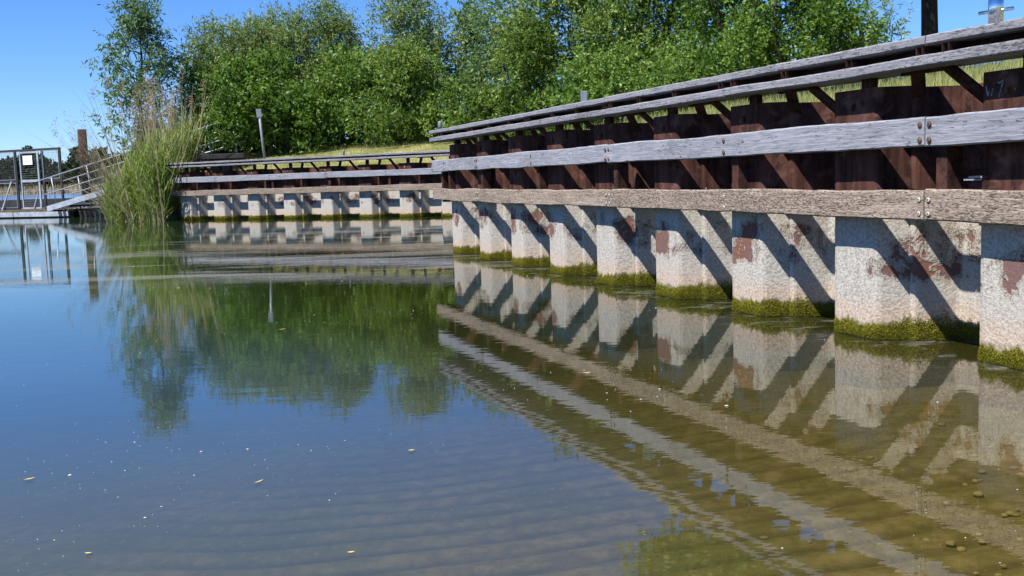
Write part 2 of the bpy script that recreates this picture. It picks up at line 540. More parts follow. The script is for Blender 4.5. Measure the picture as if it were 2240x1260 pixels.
M['plume'] = mat_leaf("brown reed plume", (0.20, 0.135, 0.09), (0.33, 0.24, 0.17), (0.46, 0.36, 0.26), 0.9, 0.3, 0.1)
M['blade'] = mat_leaf("grass blade", (0.15, 0.18, 0.05), (0.29, 0.31, 0.11), (0.46, 0.43, 0.22), 0.6, 0.3, 0.2)
M['floatleaf'] = mat_noise("yellow fallen leaf", (0.45, 0.36, 0.06), (0.62, 0.50, 0.14), 40, 0.6)
M['speck'] = mat_noise("pale floating fluff", (0.26, 0.26, 0.24), (0.55, 0.55, 0.51), 30, 0.9)
M['pebble'] = mat_noise("ochre pebble", (0.26, 0.20, 0.09), (0.48, 0.37, 0.19), 30, 0.9, 0, 0.3)
M['water'] = mat_water()
M['bed'] = mat_bed()
M['turf'] = mat_grass("dry grassy turf", (0.10, 0.115, 0.03), (0.22, 0.22, 0.075), (0.30, 0.275, 0.12))
M['soil'] = mat_noise("bank soil", (0.06, 0.045, 0.028), (0.12, 0.095, 0.06), 5, 0.95, 0, 0.6, 0.02)
M['strawbank'] = mat_noise("straw coloured far bank", (0.22, 0.19, 0.11), (0.33, 0.28, 0.17), 1.2, 0.95)

# ------------------------------------------------------------------ the two walls: where they run
NU = Vector((0.33240, -0.94314, 0)); NL = Vector((0.94314, 0.33240, 0))     # near wall: along (towards the viewer), landward
NO = Vector((4.2775, 0, 0))
FU = Vector((0.88577, -0.46413, 0)); FLD = Vector((0.46413, 0.88577, 0))    # far wall
FO = Vector((-10.0219, 32.3031, 0))
near_pt = lambda t, y=0.0: NO + NU * t + NL * y
far_pt = lambda t, y=0.0: FO + FU * t + FLD * y

# ------------------------------------------------------------------ ground: lake bed and beach, one sheet to the horizon
def grid_axis(far, fine0, fine1, step):
    f = list(np.arange(fine0, fine1 + 1e-6, step))
    return np.array([-far, -far / 4, -far / 20, -far / 90] + f + [fine1 + 6, fine1 + 20, far / 20, far / 4, far])


gx = grid_axis(2600, -4, 4.2, 0.035)
gy = grid_axis(2600, 0, 8, 0.035)
GX, GY = np.meshgrid(gx, gy)
dep = 0.06 + (GY - 1.6) * 0.062 + (1.5 - GX) * 0.07
_rd = np.hypot(GX + 0.3, GY - 8.0)           # sand ripples curve round the little bay
_ph = _rd / 0.215 + 0.22 * np.sin(GX * 1.9 + 0.4) + 0.16 * np.sin(GY * 2.3 + GX * 1.3) + 0.06 * np.sin(GX * 7 + GY * 3)
_w = np.sin(2 * np.pi * _ph)
_ra = np.clip((GX + 2.2) * 0.7, 0, 1) * np.clip((2.3 - GX) * 0.8, 0, 1) * np.clip((6.6 - GY) * 0.45, 0, 1) * (0.72 + 0.28 * np.sin(GX * 1.7 + 0.6) * np.sin(GY * 1.1))
rip = 0.016 * _w * _ra
trough_dark = np.clip((-_w - 0.35) * 1.9, 0, 1) * _ra * 0.95
gz = -np.clip(dep, -0.9, 1.8) + rip
gz = np.where(GX < -12, np.minimum(gz, -1.2), gz)
idx = np.arange(GX.size).reshape(GX.shape)
gf = np.stack([idx[:-1, :-1], idx[:-1, 1:], idx[1:, 1:], idx[1:, :-1]], -1).reshape(-1, 4)
lake_bed = mesh_np("lake_bed", np.stack([GX.ravel(), GY.ravel(), gz.ravel()], 1), gf, M['bed'], attrs={'trough_dark': trough_dark.ravel()}, smooth=True)
tag(lake_bed, kind='structure')

W = 2600.0
water = mesh_np("water", [(-W, -W, 0), (W, -W, 0), (W, W, 0), (-W, W, 0)], [(0, 1, 2, 3)], M['water'])
tag(water, kind='structure')

# ------------------------------------------------------------------ land behind the walls
boundary = [Vector((-5, 110, 0)), Vector((-12.5, 70, 0)), Vector((-15.8, 46, 0)), Vector((-15.0, 38.2, 0)), Vector((-13.2, 35.4, 0)), Vector((-10.6, 33.4, 0)),
            far_pt(-0.25, 0.44), far_pt(10.2, 0.44), Vector((-0.42, 26.6, 0)), near_pt(-15.25, 0.44), near_pt(1.6, 0.44)]
natural = 5                                     # the first five edges are a sloping shore, the rest stand behind sheet piles
outer = [Vector((14, -9, 0)), Vector((70, -9, 0)), Vector((90, 110, 0))]


def seg_dist(p, a, b):
    ab = b - a
    k = max(0.0, min(1.0, (p - a).dot(ab) / ab.length_squared))
    return (p - (a + ab * k)).length


def land_z(x, y):
    p = Vector((x, y, 0))
    dn = min(seg_dist(p, boundary[i], boundary[i + 1]) for i in range(natural))
    dw = min(seg_dist(p, boundary[i], boundary[i + 1]) for i in range(natural, len(boundary) - 1))
    s = min(dw, dn)
    top = 1.40 + 0.145 * min(dw, 5.0) + 0.07 * min(max(dw - 5.0, 0), 8) 
    top += 0.05 * math.sin(x * 0.8 + 1) * math.sin(y * 0.7) * min(1, dw * 0.5)
    return min(top, -0.35 + dn * 0.75)


poly = boundary + outer
pts = [Vector((p.x, p.y)) for p in poly]
edges = [(i, (i + 1) % len(pts)) for i in range(len(pts))]
# densify edges
dpts, dedges = [], []
for i in range(len(poly)):
    a, b = poly[i], poly[(i + 1) % len(poly)]
    n = max(1, int((b - a).length / (1.2 if i < len(boundary) - 1 else 12)))
    for k in range(n):
        q = a.lerp(b, k / n)
        dpts.append(Vector((q.x, q.y)))
dedges = [(i, (i + 1) % len(dpts)) for i in range(len(dpts))]
nb = len(dpts)


def inside(x, y):
    c = False
    j = nb - 1
    for i in range(nb):
        a, b = dpts[i], dpts[j]
        if (a.y > y) != (b.y > y) and x < (b.x - a.x) * (y - a.y) / (b.y - a.y) + a.x:
            c = not c
        j = i
    return c


for gx_, gy_, st_ in ((-17, 34, 0.9), (-17, 0, 4.0)):
    xr = np.arange(-17, 24, 0.9) if st_ < 1 else np.arange(24, 88, 6.0)
    yr = np.arange(-6, 48, 0.9) if st_ < 1 else np.arange(-6, 108, 6.0)
    for x in xr:
        for y in yr:
            xx, yy = x + random.uniform(-.2, .2), y + random.uniform(-.2, .2)
            if inside(xx, yy):
                dpts.append(Vector((xx, yy)))
for x in np.arange(-14, 24, 5.0):
    for y in np.arange(50, 108, 5.0):
        if inside(x, y): dpts.append(Vector((x, y)))
cv, ce, cf, _, _, _ = delaunay_2d_cdt(dpts, dedges, [], 1, 1e-5)
lv = [(p.x, p.y, land_z(p.x, p.y)) for p in cv]
me = bpy.data.meshes.new("grass_bank")
lf = [list(f) for f in cf]
# skirts down to the bed along the boundary
base_n = len(lv)
for i in range(nb):
    lv.append((dpts[i].x, dpts[i].y, -1.6))
for i in range(nb):
    j = (i + 1) % nb
    lf.append([i, j, base_n + j, base_n + i])
me.from_pydata(lv, [], lf)
bm = bmesh.new(); bm.from_mesh(me)
bmesh.ops.recalc_face_normals(bm, faces=bm.faces)
bm.to_mesh(me); bm.free()
me.materials.append(M['turf'])
bank = link(bpy.data.objects.new("grass_bank", me))
tag(bank, kind='structure')

# ------------------------------------------------------------------ sheet pile walls
def offset_poly(pts2, d):
    out = []
    for i in range(len(pts2)):
        a = Vector(pts2[max(i - 1, 0)]); b = Vector(pts2[min(i + 1, len(pts2) - 1)])
        t = (b - a).normalized()
        n = Vector((-t.y, t.x))                # landward for a profile that runs in +x
        out.append(Vector(pts2[i]) + n * d)
    return out


def pile_mesh(profile, top, hole=None, thick=0.013, zlow=-1.3):
    """sheet pile: the profile extruded upright, with a lifting hole near the top when asked"""
    zs = [zlow, 0.0, 0.4, 0.8, 1.2, top]
    if hole:
        hx, hz, hr = hole
        zs = [zlow, 0.0, 0.4, 0.8, 1.2, hz - 0.05, hz + 0.05, top]
    front = [Vector(p) for p in profile]
    back = offset_poly(front, thick)
    v, f = [], []
    nx, nz = len(front), len(zs)
    for side in (front, back):
        for z in zs:
            for p in side:
                v.append((p.x, p.y, z))
    I = lambda s, k, i: s * nx * nz + k * nx + i
    hc = None
    for s in (0, 1):
        for k in range(nz - 1):
            for i in range(nx - 1):
                if hole and zs[k] == hz - 0.05 and front[i].x < hx < front[i + 1].x:
                    b = len(v)
                    y = front[i].y if s == 0 else back[i].y
                    N = 16
                    for q in range(N):
                        a = -3 * math.pi / 4 + 2 * math.pi * q / N
                        v.append((hx + hr * math.cos(a), y, hz + hr * math.sin(a)))
                    cor = [I(s, k, i), I(s, k, i + 1), I(s, k + 1, i + 1), I(s, k + 1, i)]
                    for c in range(4):
                        arc = [b + (c * 4 + q) % N for q in range(5)]
                        f.append([cor[c], cor[(c + 1) % 4]] + arc[::-1])
                    if s == 0: hc = b
                    else:
                        for q in range(N):
                            f.append([hc + q, hc + (q + 1) % N, b + (q + 1) % N, b + q])
                    continue
                f.append([I(s, k, i), I(s, k, i + 1), I(s, k + 1, i + 1), I(s, k + 1, i)])
    for i in range(nx - 1):
        f.append([I(0, nz - 1, i), I(0, nz - 1, i + 1), I(1, nz - 1, i + 1), I(1, nz - 1, i)])
    for k in range(nz - 1):
        for i in (0, nx - 1):
            f.append([I(0, k, i), I(0, k + 1, i), I(1, k + 1, i), I(1, k, i)])
    mb = MB()
    mb.v, mb.f = v, f
    return mb


def moss_mesh(profile, n, hmean, blade=0.02, seed=1):
    """fur of algae blades on the water side of a pile profile"""
    g = np.random.default_rng(seed)
    P = np.array([(p[0], p[1]) for p in profile])
    sl = np.hypot(*np.diff(P, axis=0).T)
    cum = np.concatenate([[0], np.cumsum(sl)])
    s = g.uniform(0, cum[-1], n)
    k = np.clip(np.searchsorted(cum, s) - 1, 0, len(sl) - 1)
    u = ((s - cum[k]) / sl[k])[:, None]
    base = P[k] * (1 - u) + P[k + 1] * u
    tan = (P[k + 1] - P[k]) / sl[k][:, None]
    nor = np.stack([tan[:, 1], -tan[:, 0]], 1)           # towards the water
    lim = hmean * (0.82 + 0.24 * np.sin(s * 7 + seed) + 0.10 * np.sin(s * 31 + 2 * seed) + 0.10 * np.sin(s * 83)) * g.uniform(0.75, 1.15, n)
    z = 0.008 + g.uniform(0, 1, n) ** 1.25 * lim * 1.15
    c = np.column_stack([base + nor * 0.001, z])
    d = np.column_stack([nor * g.uniform(0.15, 0.7, n)[:, None] + tan * g.normal(0, 0.5, n)[:, None], g.normal(-0.45, 0.5, n)])
    d /= np.linalg.norm(d, axis=1)[:, None]
    L = blade * g.uniform(0.5, 1.3, n)[:, None]
    side = np.cross(d, g.normal(0, 1, (n, 3)))
    side /= np.linalg.norm(side, axis=1)[:, None]
    w = L * 0.22
    v = np.stack([c - side * w, c + side * w, c + d * L + side * w * 0.4, c + d * L - side * w * 0.4], 1).reshape(-1, 3)
    v[:, 2] = np.maximum(v[:, 2], 0.004)
    f = np.arange(4 * n).reshape(-1, 4)
    tint = np.repeat(np.clip(g.normal(0.5, 0.25, n) * (0.5 + 0.6 * np.clip(z / 0.06, 0, 1)), 0, 1), 4)
    return v, f, tint


def arc_join(p0, c, p1, r=0.04):
    p0, c, p1 = Vector(p0), Vector(c), Vector(p1)
    a = c + (p0 - c).normalized() * r
    b = c + (p1 - c).normalized() * r
    m = (a + b) / 2 * 0.5 + c * 0.5
    return [tuple(a), tuple(m), tuple(b)]


def round_profile(P, r=0.045):
    out = [P[0]]
    for i in range(1, len(P) - 1):
        out += arc_join(P[i - 1], P[i], P[i + 1], min(r, 0.4 * math.dist(P[i - 1], P[i]), 0.4 * math.dist(P[i], P[i + 1])))
    out.append(P[-1])
    return out


def beam_mesh(x0, x1, y0, y1, z0, z1, seed, rag=0.004, step=0.09):
    """plank with slightly worn, wavy edges"""
    g = np.random.default_rng(seed)
    n = max(2, int((x1 - x0) / step))
    xs = np.linspace(x0, x1, n + 1)
    c = 0.008
    ring = [(y0, z0 + c), (y0 + c, z0), (y1, z0), (y1, z1), (y0 + c, z1), (y0, z1 - c)]
    w = lambda: np.convolve(g.normal(0, 1, n + 9), np.ones(9) / 3, 'valid')[:n + 1] * rag
    wb, wt, wf = w(), w(), w() * 0.5
    mb = MB()
    for i, x in enumerate(xs):
        for y, z in ring:
            zz = z + (wb[i] if z < (z0 + z1) / 2 else wt[i])
            yy = y + (wf[i] if y < (y0 + y1) / 2 else 0)
            mb.v.append((x, yy, zz))
    m = len(ring)
    for i in range(n):
        for k in range(m):
            k2 = (k + 1) % m
            mb.f.append([i * m + k, i * m + k2, (i + 1) * m + k2, (i + 1) * m + k])
    mb.f.append(list(range(m))[::-1])
    mb.f.append([n * m + k for k in range(m)])
    return mb


def bolt(parent, x, y, z, r, mat_disc, mat_hole):
    mb = MB()
    mb.tube([(x, y + 0.004, z), (x, y - 0.004, z), (x, y - 0.006, z)], [r, r, r * 0.8], 14)
    b = mb.build("bolt", mat_disc, parent)
    h = MB().tube([(x, y - 0.004, z), (x, y - 0.0085, z)], [r * 0.3, r * 0.28], 8).build("bolt_hole", mat_hole, parent)
    # a dark drilled rim round the disc
    rim = MB()
    N = 16
    for q in range(N):
        a = 2 * math.pi * q / N
        rim.v.append((x + r * 1.05 * math.cos(a), y - 0.003, z + r * 1.05 * math.sin(a)))
        rim.v.append((x + r * 1.25 * math.cos(a), y - 0.003, z + r * 1.25 * math.sin(a)))
    for q in range(N):
        q2 = (q + 1) % N
        rim.f.append([2 * q, 2 * q + 1, 2 * q2 + 1, 2 * q2])
    # join the three into one bolt mesh with two materials
    me = b.data
    bm_ = bmesh.new(); bm_.from_mesh(me)
    me.materials.append(mat_hole)
    k0 = len(bm_.faces)
    tmp = bpy.data.meshes.new("tmp"); tmp.from_pydata(rim.v, [], rim.f)
    bm_.from_mesh(tmp); bm_.from_mesh(h.data)
    bm_.faces.ensure_lookup_table()
    for i in range(k0, len(bm_.faces)): bm_.faces[i].material_index = 1
    bm_.to_mesh(me); bm_.free()
    bpy.data.meshes.remove(tmp)
    bpy.data.objects.remove(h)
    return b


def front_profile(t0, pan=0.40, pitch=1.196, d=0.40):
    sl = (pitch - 2 * pan) / 2 - 0.0
    P = [(t0 - sl * 0.5, d * 0.5), (t0, 0), (t0 + pan, 0), (t0 + pan + sl * 0.47, d * 0.48)]
    return round_profile(P, 0.03)


def back_profile(t0, pan=0.40, pitch=1.196, d=0.40):
    sl = (pitch - 2 * pan) / 2
    a = t0 + pan + sl * 0.47
    P = [(a - 0.014, d * 0.475), (a - 0.006, d * 0.40), (a + 0.042, d * 0.405), (a + 0.058, d * 0.515), (t0 + pan + sl + 0.03, d), (t0 + 2 * pan + sl, d), (t0 + pitch - sl * 0.5 + 0.012, d * 0.49)]
    return round_profile(P, 0.022)


def build_wall(root, t0, pitch, npan, top, rails, beams, joints, mids, rail_joints, low_joints, ends, near, brackets, skip_rail_before=None):
    e0, e1, rail_e1 = ends
    sl = (pitch - 0.8) / 2
    FPf = front_profile(0.0, 0.40, pitch); BPf = back_profile(0.0, 0.40, pitch)
    fp = pile_mesh(FPf, top, hole=(0.19, top - 0.10, 0.026 if near else 0.022)).build("sheet_pile", M['pile'], root)
    bp = pile_mesh(BPf, top - 0.012).build("sheet_pile", M['pile'], root)
    nm = 11000 if near else 1500
    bl = 0.0085 if near else 0.02
    moss = []
    for prof, hm, o, sd_ in ((FPf, 0.090, fp, 3), (BPf, 0.112, bp, 8)):
        for var in range(2):
            v, f, tint = moss_mesh(prof, nm, hm, bl, sd_ + 5 * var)
            mo = mesh_np("moss", v, f, M['moss'], o if var == 0 else None, {"tint": tint})
            moss.append(mo)
    alt = {fp.name: moss[1], bp.name: moss[3]}
    COL.objects.unlink(moss[1]); COL.objects.unlink(moss[3])
    for k in range(npan):
        x = t0 + k * pitch
        for src in (fp, bp):
            if k == 0:
                src.location.x = x
            else:
                c = src.copy(); COL.objects.link(c); c.parent = root; c.location.x = x
                m0 = src.children[0] if k % 2 == 0 else alt[src.name]
                d = m0.copy(); COL.objects.link(d); d.parent = c
    bpy.data.objects.remove(moss[1]); bpy.data.objects.remove(moss[3])
    # horizontal fender timbers with bolts
    sd0 = 20 if near else 60
    for name, (z0, z1), mat, dm, lab in (("fender_beam", beams[1], M['grey_wood'], M['bolt_rust'], None), ("fender_beam", beams[0], M['brown_wood'], M['washer'], None)):
        js = [e0] + [j for j in joints if j > e0 + 0.3] + [e1]
        brown = mat is M['brown_wood']
        for i in range(len(js) - 1):
            a, b = js[i] + 0.003, js[i + 1] - 0.003
            sd0 += 1
            o = beam_mesh(a, b, -0.12, -0.078, z0, z1, sd0, (0.0045 if brown else 0.003)).build(name, mat, root)
            o["label"] = "rough brown timber of the lower row" if brown else "smooth silver grey timber of the upper row"
            r = 0.0128
            for x in (js[i] + 0.035, js[i + 1] - 0.035):
                if i == len(js) - 2 and x > js[i + 1] - 0.1: continue
                for z in (z0 + 0.035, z1 - 0.045):
                    bolt(o, x, -0.122, z, r, dm, M['hole'])
            for m_ in mids:
                if a < m_ < b:
                    for z in (z0 + 0.035, z1 - 0.045):
                        bolt(o, m_, -0.122, z, r, dm, M['hole'])
    # upright steel spacers behind the timbers
    zb, zt = beams[0][0] + 0.01, beams[1][1] - 0.01
    for x in list(joints) + list(mids):
        if x < e0 + 0.2 or x > e1: continue
        MB().box(x + 0.035, x + 0.115, -0.076, 0.03, zb, zt).box(x + 0.05, x + 0.10, 0.03, 0.385, zb + 0.05, zb + 0.09).build("spacer_post", M['rust'], root, 0.004)
    # two rail planks on top
    (l0, l1), (u0, u1) = rails
    for (z0, z1), js_in in (((u0, u1), rail_joints), ((l0, l1), low_joints)):
        js = [e0 - 0.03] + [j for j in js_in if j > e0 + 0.3] + [rail_e1]
        for i in range(len(js) - 1):
            sd0 += 1
            o = beam_mesh(js[i] + 0.003, js[i + 1] - 0.003, -0.13, 0.13, z0, z1, sd0, 0.0022).build("rail_plank", M['rail_wood'], root)
    # steel channel carrying the upper plank and the short brackets in the gap
    MB().box(e0 + 0.1, rail_e1 - 0.05, 0.0, 0.012, l1 + 0.002, u0 - 0.002).box(e0 + 0.1, rail_e1 - 0.05, 0.012, 0.055, u0 - 0.012, u0 - 0.002).build("rail_channel", M['rust'], root)
    for x in brackets:
        MB().box(x, x + 0.006, -0.122, -0.004, l1 + 0.002, u0 - 0.002).box(x + 0.044, x + 0.05, -0.122, -0.004, l1 + 0.002, u0 - 0.002).box(x + 0.006, x + 0.044, -0.02, -0.012, l1 + 0.002, u0 - 0.002).build("rail_bracket", M['rust'], root)
    # posts on the outer pans, braces over the inner pans
    for k in range(npan):
        x = t0 + k * pitch
        if x + 1.0 > rail_e1: continue
        MB().box(x + 0.26, x + 0.345, 0.004, 0.05, top - 0.02, l0 - 0.002).box(x + 0.26, x + 0.27, 0.0, 0.09, top - 0.12, l0 - 0.002).build("rail_post", M['rust'], root)
        i0 = x + 0.4 + sl * 0.5
        i1 = x + pitch - sl * 0.5
        for a, b in (((i0 + 0.0, 0.215, top - 0.10), (i0 + 0.20, 0.03, l0 + 0.0)), ((i1 - 0.17, 0.03, l0 + 0.0), (i1 + 0.0, 0.205, top - 0.17))):
            MB().bar(a, b, 0.012, 0.075, (1, 0, 0.3)).build("rail_brace", M['rust'], root)
        MB().box(i0 + 0.08, i1 - 0.12, 0.015, 0.045, l0 - 0.018, l0 - 0.002).build("rail_cleat", M['rust'], root)


near_root = empty("sheet_pile_wall", NO, math.atan2(NU.y, NU.x))
tag(near_root, "long rusty sheet pile wall with grey rails standing nearest on the right", "wall", "sheet pile walls round the basin")
NJ = [-13.69, -9.91, -5.95, -1.99]
build_wall(near_root, -15.24, 1.1944, 14, 1.465, ((1.525, 1.583), (1.630, 1.682)), ((0.724, 0.878), (1.110, 1.271)),
           NJ, [-15.1, -11.8, -7.96, -3.97], [-13.9, -9.92, -5.94, -1.97], [-11.93, -7.945, -3.96], (-15.73, 1.2, 1.2), True,
           [-15.2, -14.6, -14.0, -13.85, -13.2, -12.5, -11.97, -11.86, -11.2, -10.6, -9.98, -9.86, -9.3, -8.7, -8.02, -7.86, -7.25, -6.6, -6.02, -5.83, -5.2, -4.6, -4.0, -3.86, -2.6, -1.3])
# short upright at the far end of the near wall
MB().box(-15.40, -15.33, -0.076, 0.12, 0.70, 1.26).build("end_post", M['rust'], near_root, 0.004)
# ledge of thin plate left in one recess
MB().box(-5.98, -5.70, 0.20, 0.385, 0.936, 0.946).box(-6.06, -5.92, 0.24, 0.33, 0.922, 0.930).build("ledge_plate", M['galv'], near_root)
# chalk strokes on the pile head
ck = MB()
tx, tz = -5.652, 1.345
for a, b in (((0.0, 0.05), (0.012, 0.0)), ((0.012, 0.0), (0.022, 0.03)), ((0.034, 0.0), (0.045, 0.035)), ((0.05, 0.055), (0.051, 0.06)),
             ((0.075, 0.065), (0.085, 0.058)), ((0.085, 0.058), (0.112, 0.072)), ((0.112, 0.072), (0.082, -0.01))):
    ck.bar((tx + a[0], -0.002, tz + a[1]), (tx + b[0], -0.002, tz + b[1]), 0.006, 0.003, (0, 1, 0))
ck.build("chalk_writing", M['chalk'], near_root)
# the piles turning the corner at the far end of the near wall
rp = []
a0, b0 = Vector((-0.80, 14.86, 0)), Vector((-0.86, 27.0, 0))
ax = (b0 - a0)
nn_ = int(ax.length / 0.6)
rm = MB()
inv = near_root.matrix_basis.inverted()
cur = near_pt(-15.34, 0.20)
seq = [cur]
for i in range(1, nn_ + 1):
    p = a0.lerp(b0, i / nn_)
    off = 0.0 if (i // 1) % 2 else 0.3
    seq.append(p + Vector((0.35 + off, 0, 0)))
mw = Matrix.Translation(NO) @ Matrix.Rotation(math.atan2(NU.y, NU.x), 4, 'Z')
mwi = mw.inverted()
for p in seq:
    for z in (-1.3, 0.5, 1.45):
        rm.v.append(tuple(mwi @ Vector((p.x, p.y, z))))
for i in range(len(seq) - 1):
    for k in range(2):
        rm.f.append([i * 3 + k, (i + 1) * 3 + k, (i + 1) * 3 + k + 1, i * 3 + k + 1])
rm.build("return_piling", M['pile'], near_root)

far_root = empty("sheet_pile_wall", FO, math.atan2(FU.y, FU.x))
tag(far_root, "farther sheet pile wall running behind the water below the green shrubs", "wall", "sheet pile walls round the basin")
build_wall(far_root, 0.02, 1.3275, 8, 1.455, ((1.585, 1.640), (1.680, 1.735)), ((0.724, 0.885), (1.122, 1.290)),
           [1.58, 5.65, 9.7], [-0.35, 3.62, 7.65], [1.6, 5.7, 9.75], [3.6, 7.7], (-0.52, 10.2, 10.4), False,
           [-0.2, 0.6, 1.5, 1.65, 2.4, 3.3, 4.2, 5.0, 5.6, 5.75, 6.6, 7.5, 8.4, 9.3])

# ------------------------------------------------------------------ vegetation
def leaf_quads(base, dirs, length, width, g, tint):
    """one folded diamond per leaf"""
    n = len(base)
    rnd = g.normal(0, 1, (n, 3))
    side = np.cross(dirs, rnd)
    side /= np.linalg.norm(side, axis=1)[:, None] + 1e-9
    nor = np.cross(side, dirs)
    L = length[:, None]; Wd = width[:, None]
    p0 = base
    p2 = base + dirs * L
    m = base + dirs * L * 0.45 + nor * L * 0.05
    v = np.stack([p0, m + side * Wd * 0.5, p2, m - side * Wd * 0.5], 1).reshape(-1, 3)
    f = np.arange(4 * n).reshape(-1, 4)
    return v, f, np.repeat(tint, 4)


def crown_leaves(blobs, per_area, leaf_len, aspect, g, droop=0.1, twig=0.35, core=0.35, tint_top=0.0):
    """blobs: list of (centre, radii). Leaves grow on twigs spread through and over the blobs."""
    V, F, T = [], [], []
    off = 0
    for c, r in blobs:
        c = np.array(c); r = np.array(r)
        area = 4 * math.pi * (r.prod() ** (2 / 3))
        ntw = max(6, int(area * per_area))
        d = g.normal(0, 1, (ntw, 3)); d /= np.linalg.norm(d, axis=1)[:, None]
        rad = (core + (1 - core) * g.uniform(0, 1, ntw) ** 0.5)
        rad *= 1 + 0.18 * np.sin(d[:, 0] * 5 + c[0] * 3) * np.sin(d[:, 2] * 6 + c[2])
        tp = c + d * r * rad[:, None]
        td = d * 0.7 + np.array([0, 0, 0.55 - droop]) + g.normal(0, 0.45, (ntw, 3))
        td /= np.linalg.norm(td, axis=1)[:, None]
        k = 9
        base = np.repeat(tp, k, 0) + np.repeat(td, k, 0) * (np.tile(np.linspace(0, 1, k), ntw) * twig * np.repeat(g.uniform(0.5, 1.2, ntw), k))[:, None]
        ld = np.repeat(td, k, 0) * 0.5 + g.normal(0, 0.62, (ntw * k, 3)) + np.array([0, 0, -droop])
        ld /= np.linalg.norm(ld, axis=1)[:, None]
        n = len(base)
        L = leaf_len * g.uniform(0.65, 1.3, n)
        bt = np.clip(g.normal(0.41, 0.16), 0.1, 0.8)
        tint = np.clip(bt + np.repeat(g.normal(0, 0.10, ntw), k) + g.normal(0, 0.13, n) + tint_top, 0, 1)
        v, f, tt = leaf_quads(base, ld, L, L * aspect, g, tint)
        V.append(v); F.append(f + off); T.append(tt)
        off += len(v)
    return np.concatenate(V), np.concatenate(F), np.concatenate(T)


def wavy(p, q, n, amp, g):
    p, q = np.array(p), np.array(q)
    out = []
    for i in range(n + 1):
        k = i / n
        o = g.normal(0, amp, 3) * math.sin(k * math.pi)
        out.append(tuple(p + (q - p) * k + o))
    return out


def shrub(label, base, outline_w, height, mat, leaf_len, aspect, seed, group, density=7.0, trunk_h=0.15, depth=None, top_mat=None, lean=(0, 0), name="shrub",
          cat="shrub", blob_r=0.6, nblob=None, narrow=0.75, stems=6, trunk_r=0.05, droop=0.1, gap=0.0):
    """a shrub or bushy tree: several stems and a crown of leaf clumps"""
    g = np.random.default_rng(seed)
    bx, by, bz = base
    depth = depth or outline_w * 0.7
    root = empty(name, base)
    tag(root, label, cat, group)
    blobs = []
    nblob = nblob or int(outline_w * height * 1.5)
    for i in range(nblob):
        for _ in range(30):
            u = g.uniform(-1, 1); w_ = g.uniform(-1, 1); h_ = g.uniform(trunk_h, 1)
            lim = 1.0 - (max(h_ - 0.35, 0) / 0.65) ** 2.2 * narrow
            if math.hypot(u, w_) < lim * (0.92 + 0.12 * math.sin(7 * u + seed)): break
        rr = blob_r * g.uniform(0.6, 1.25)
        hh = min(h_, 1 - rr * 0.55 / height)
        blobs.append(((u * (outline_w / 2 - rr * 0.6) + lean[0] * h_, w_ * (depth / 2) + lean[1] * h_, max(hh * height, rr * 0.5)), (rr, rr, rr * g.uniform(0.75, 1.2))))
    v, f, t = crown_leaves(blobs, density, leaf_len, aspect, g, droop, twig=leaf_len * 3.2)
    # leaf tint gets paler towards the top of the plant
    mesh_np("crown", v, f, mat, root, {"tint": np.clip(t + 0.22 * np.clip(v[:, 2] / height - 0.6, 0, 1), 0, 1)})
    st = MB()
    tgt = [blobs[i] for i in g.choice(len(blobs), min(stems * 2, len(blobs)), replace=False)]
    for i, (c, r) in enumerate(tgt):
        s0 = (g.normal(0, outline_w * 0.08), g.normal(0, depth * 0.08), -0.15)
        mid = (c[0] * 0.55 + g.normal(0, 0.1), c[1] * 0.55, c[2] * 0.5)
        pts_ = wavy(s0, mid, 3, 0.05, g) + wavy(mid, c, 3, 0.05, g)[1:]
        st.tube(pts_, list(np.linspace(trunk_r * g.uniform(0.6, 1.1), 0.01, len(pts_))), 6)
    st.build("trunk", M['twig'], root, smooth=True)
    return root


def ground(x, y):
    return Vector((x, y, land_z(x, y)))


SG = "shrubs and small trees along the bank"
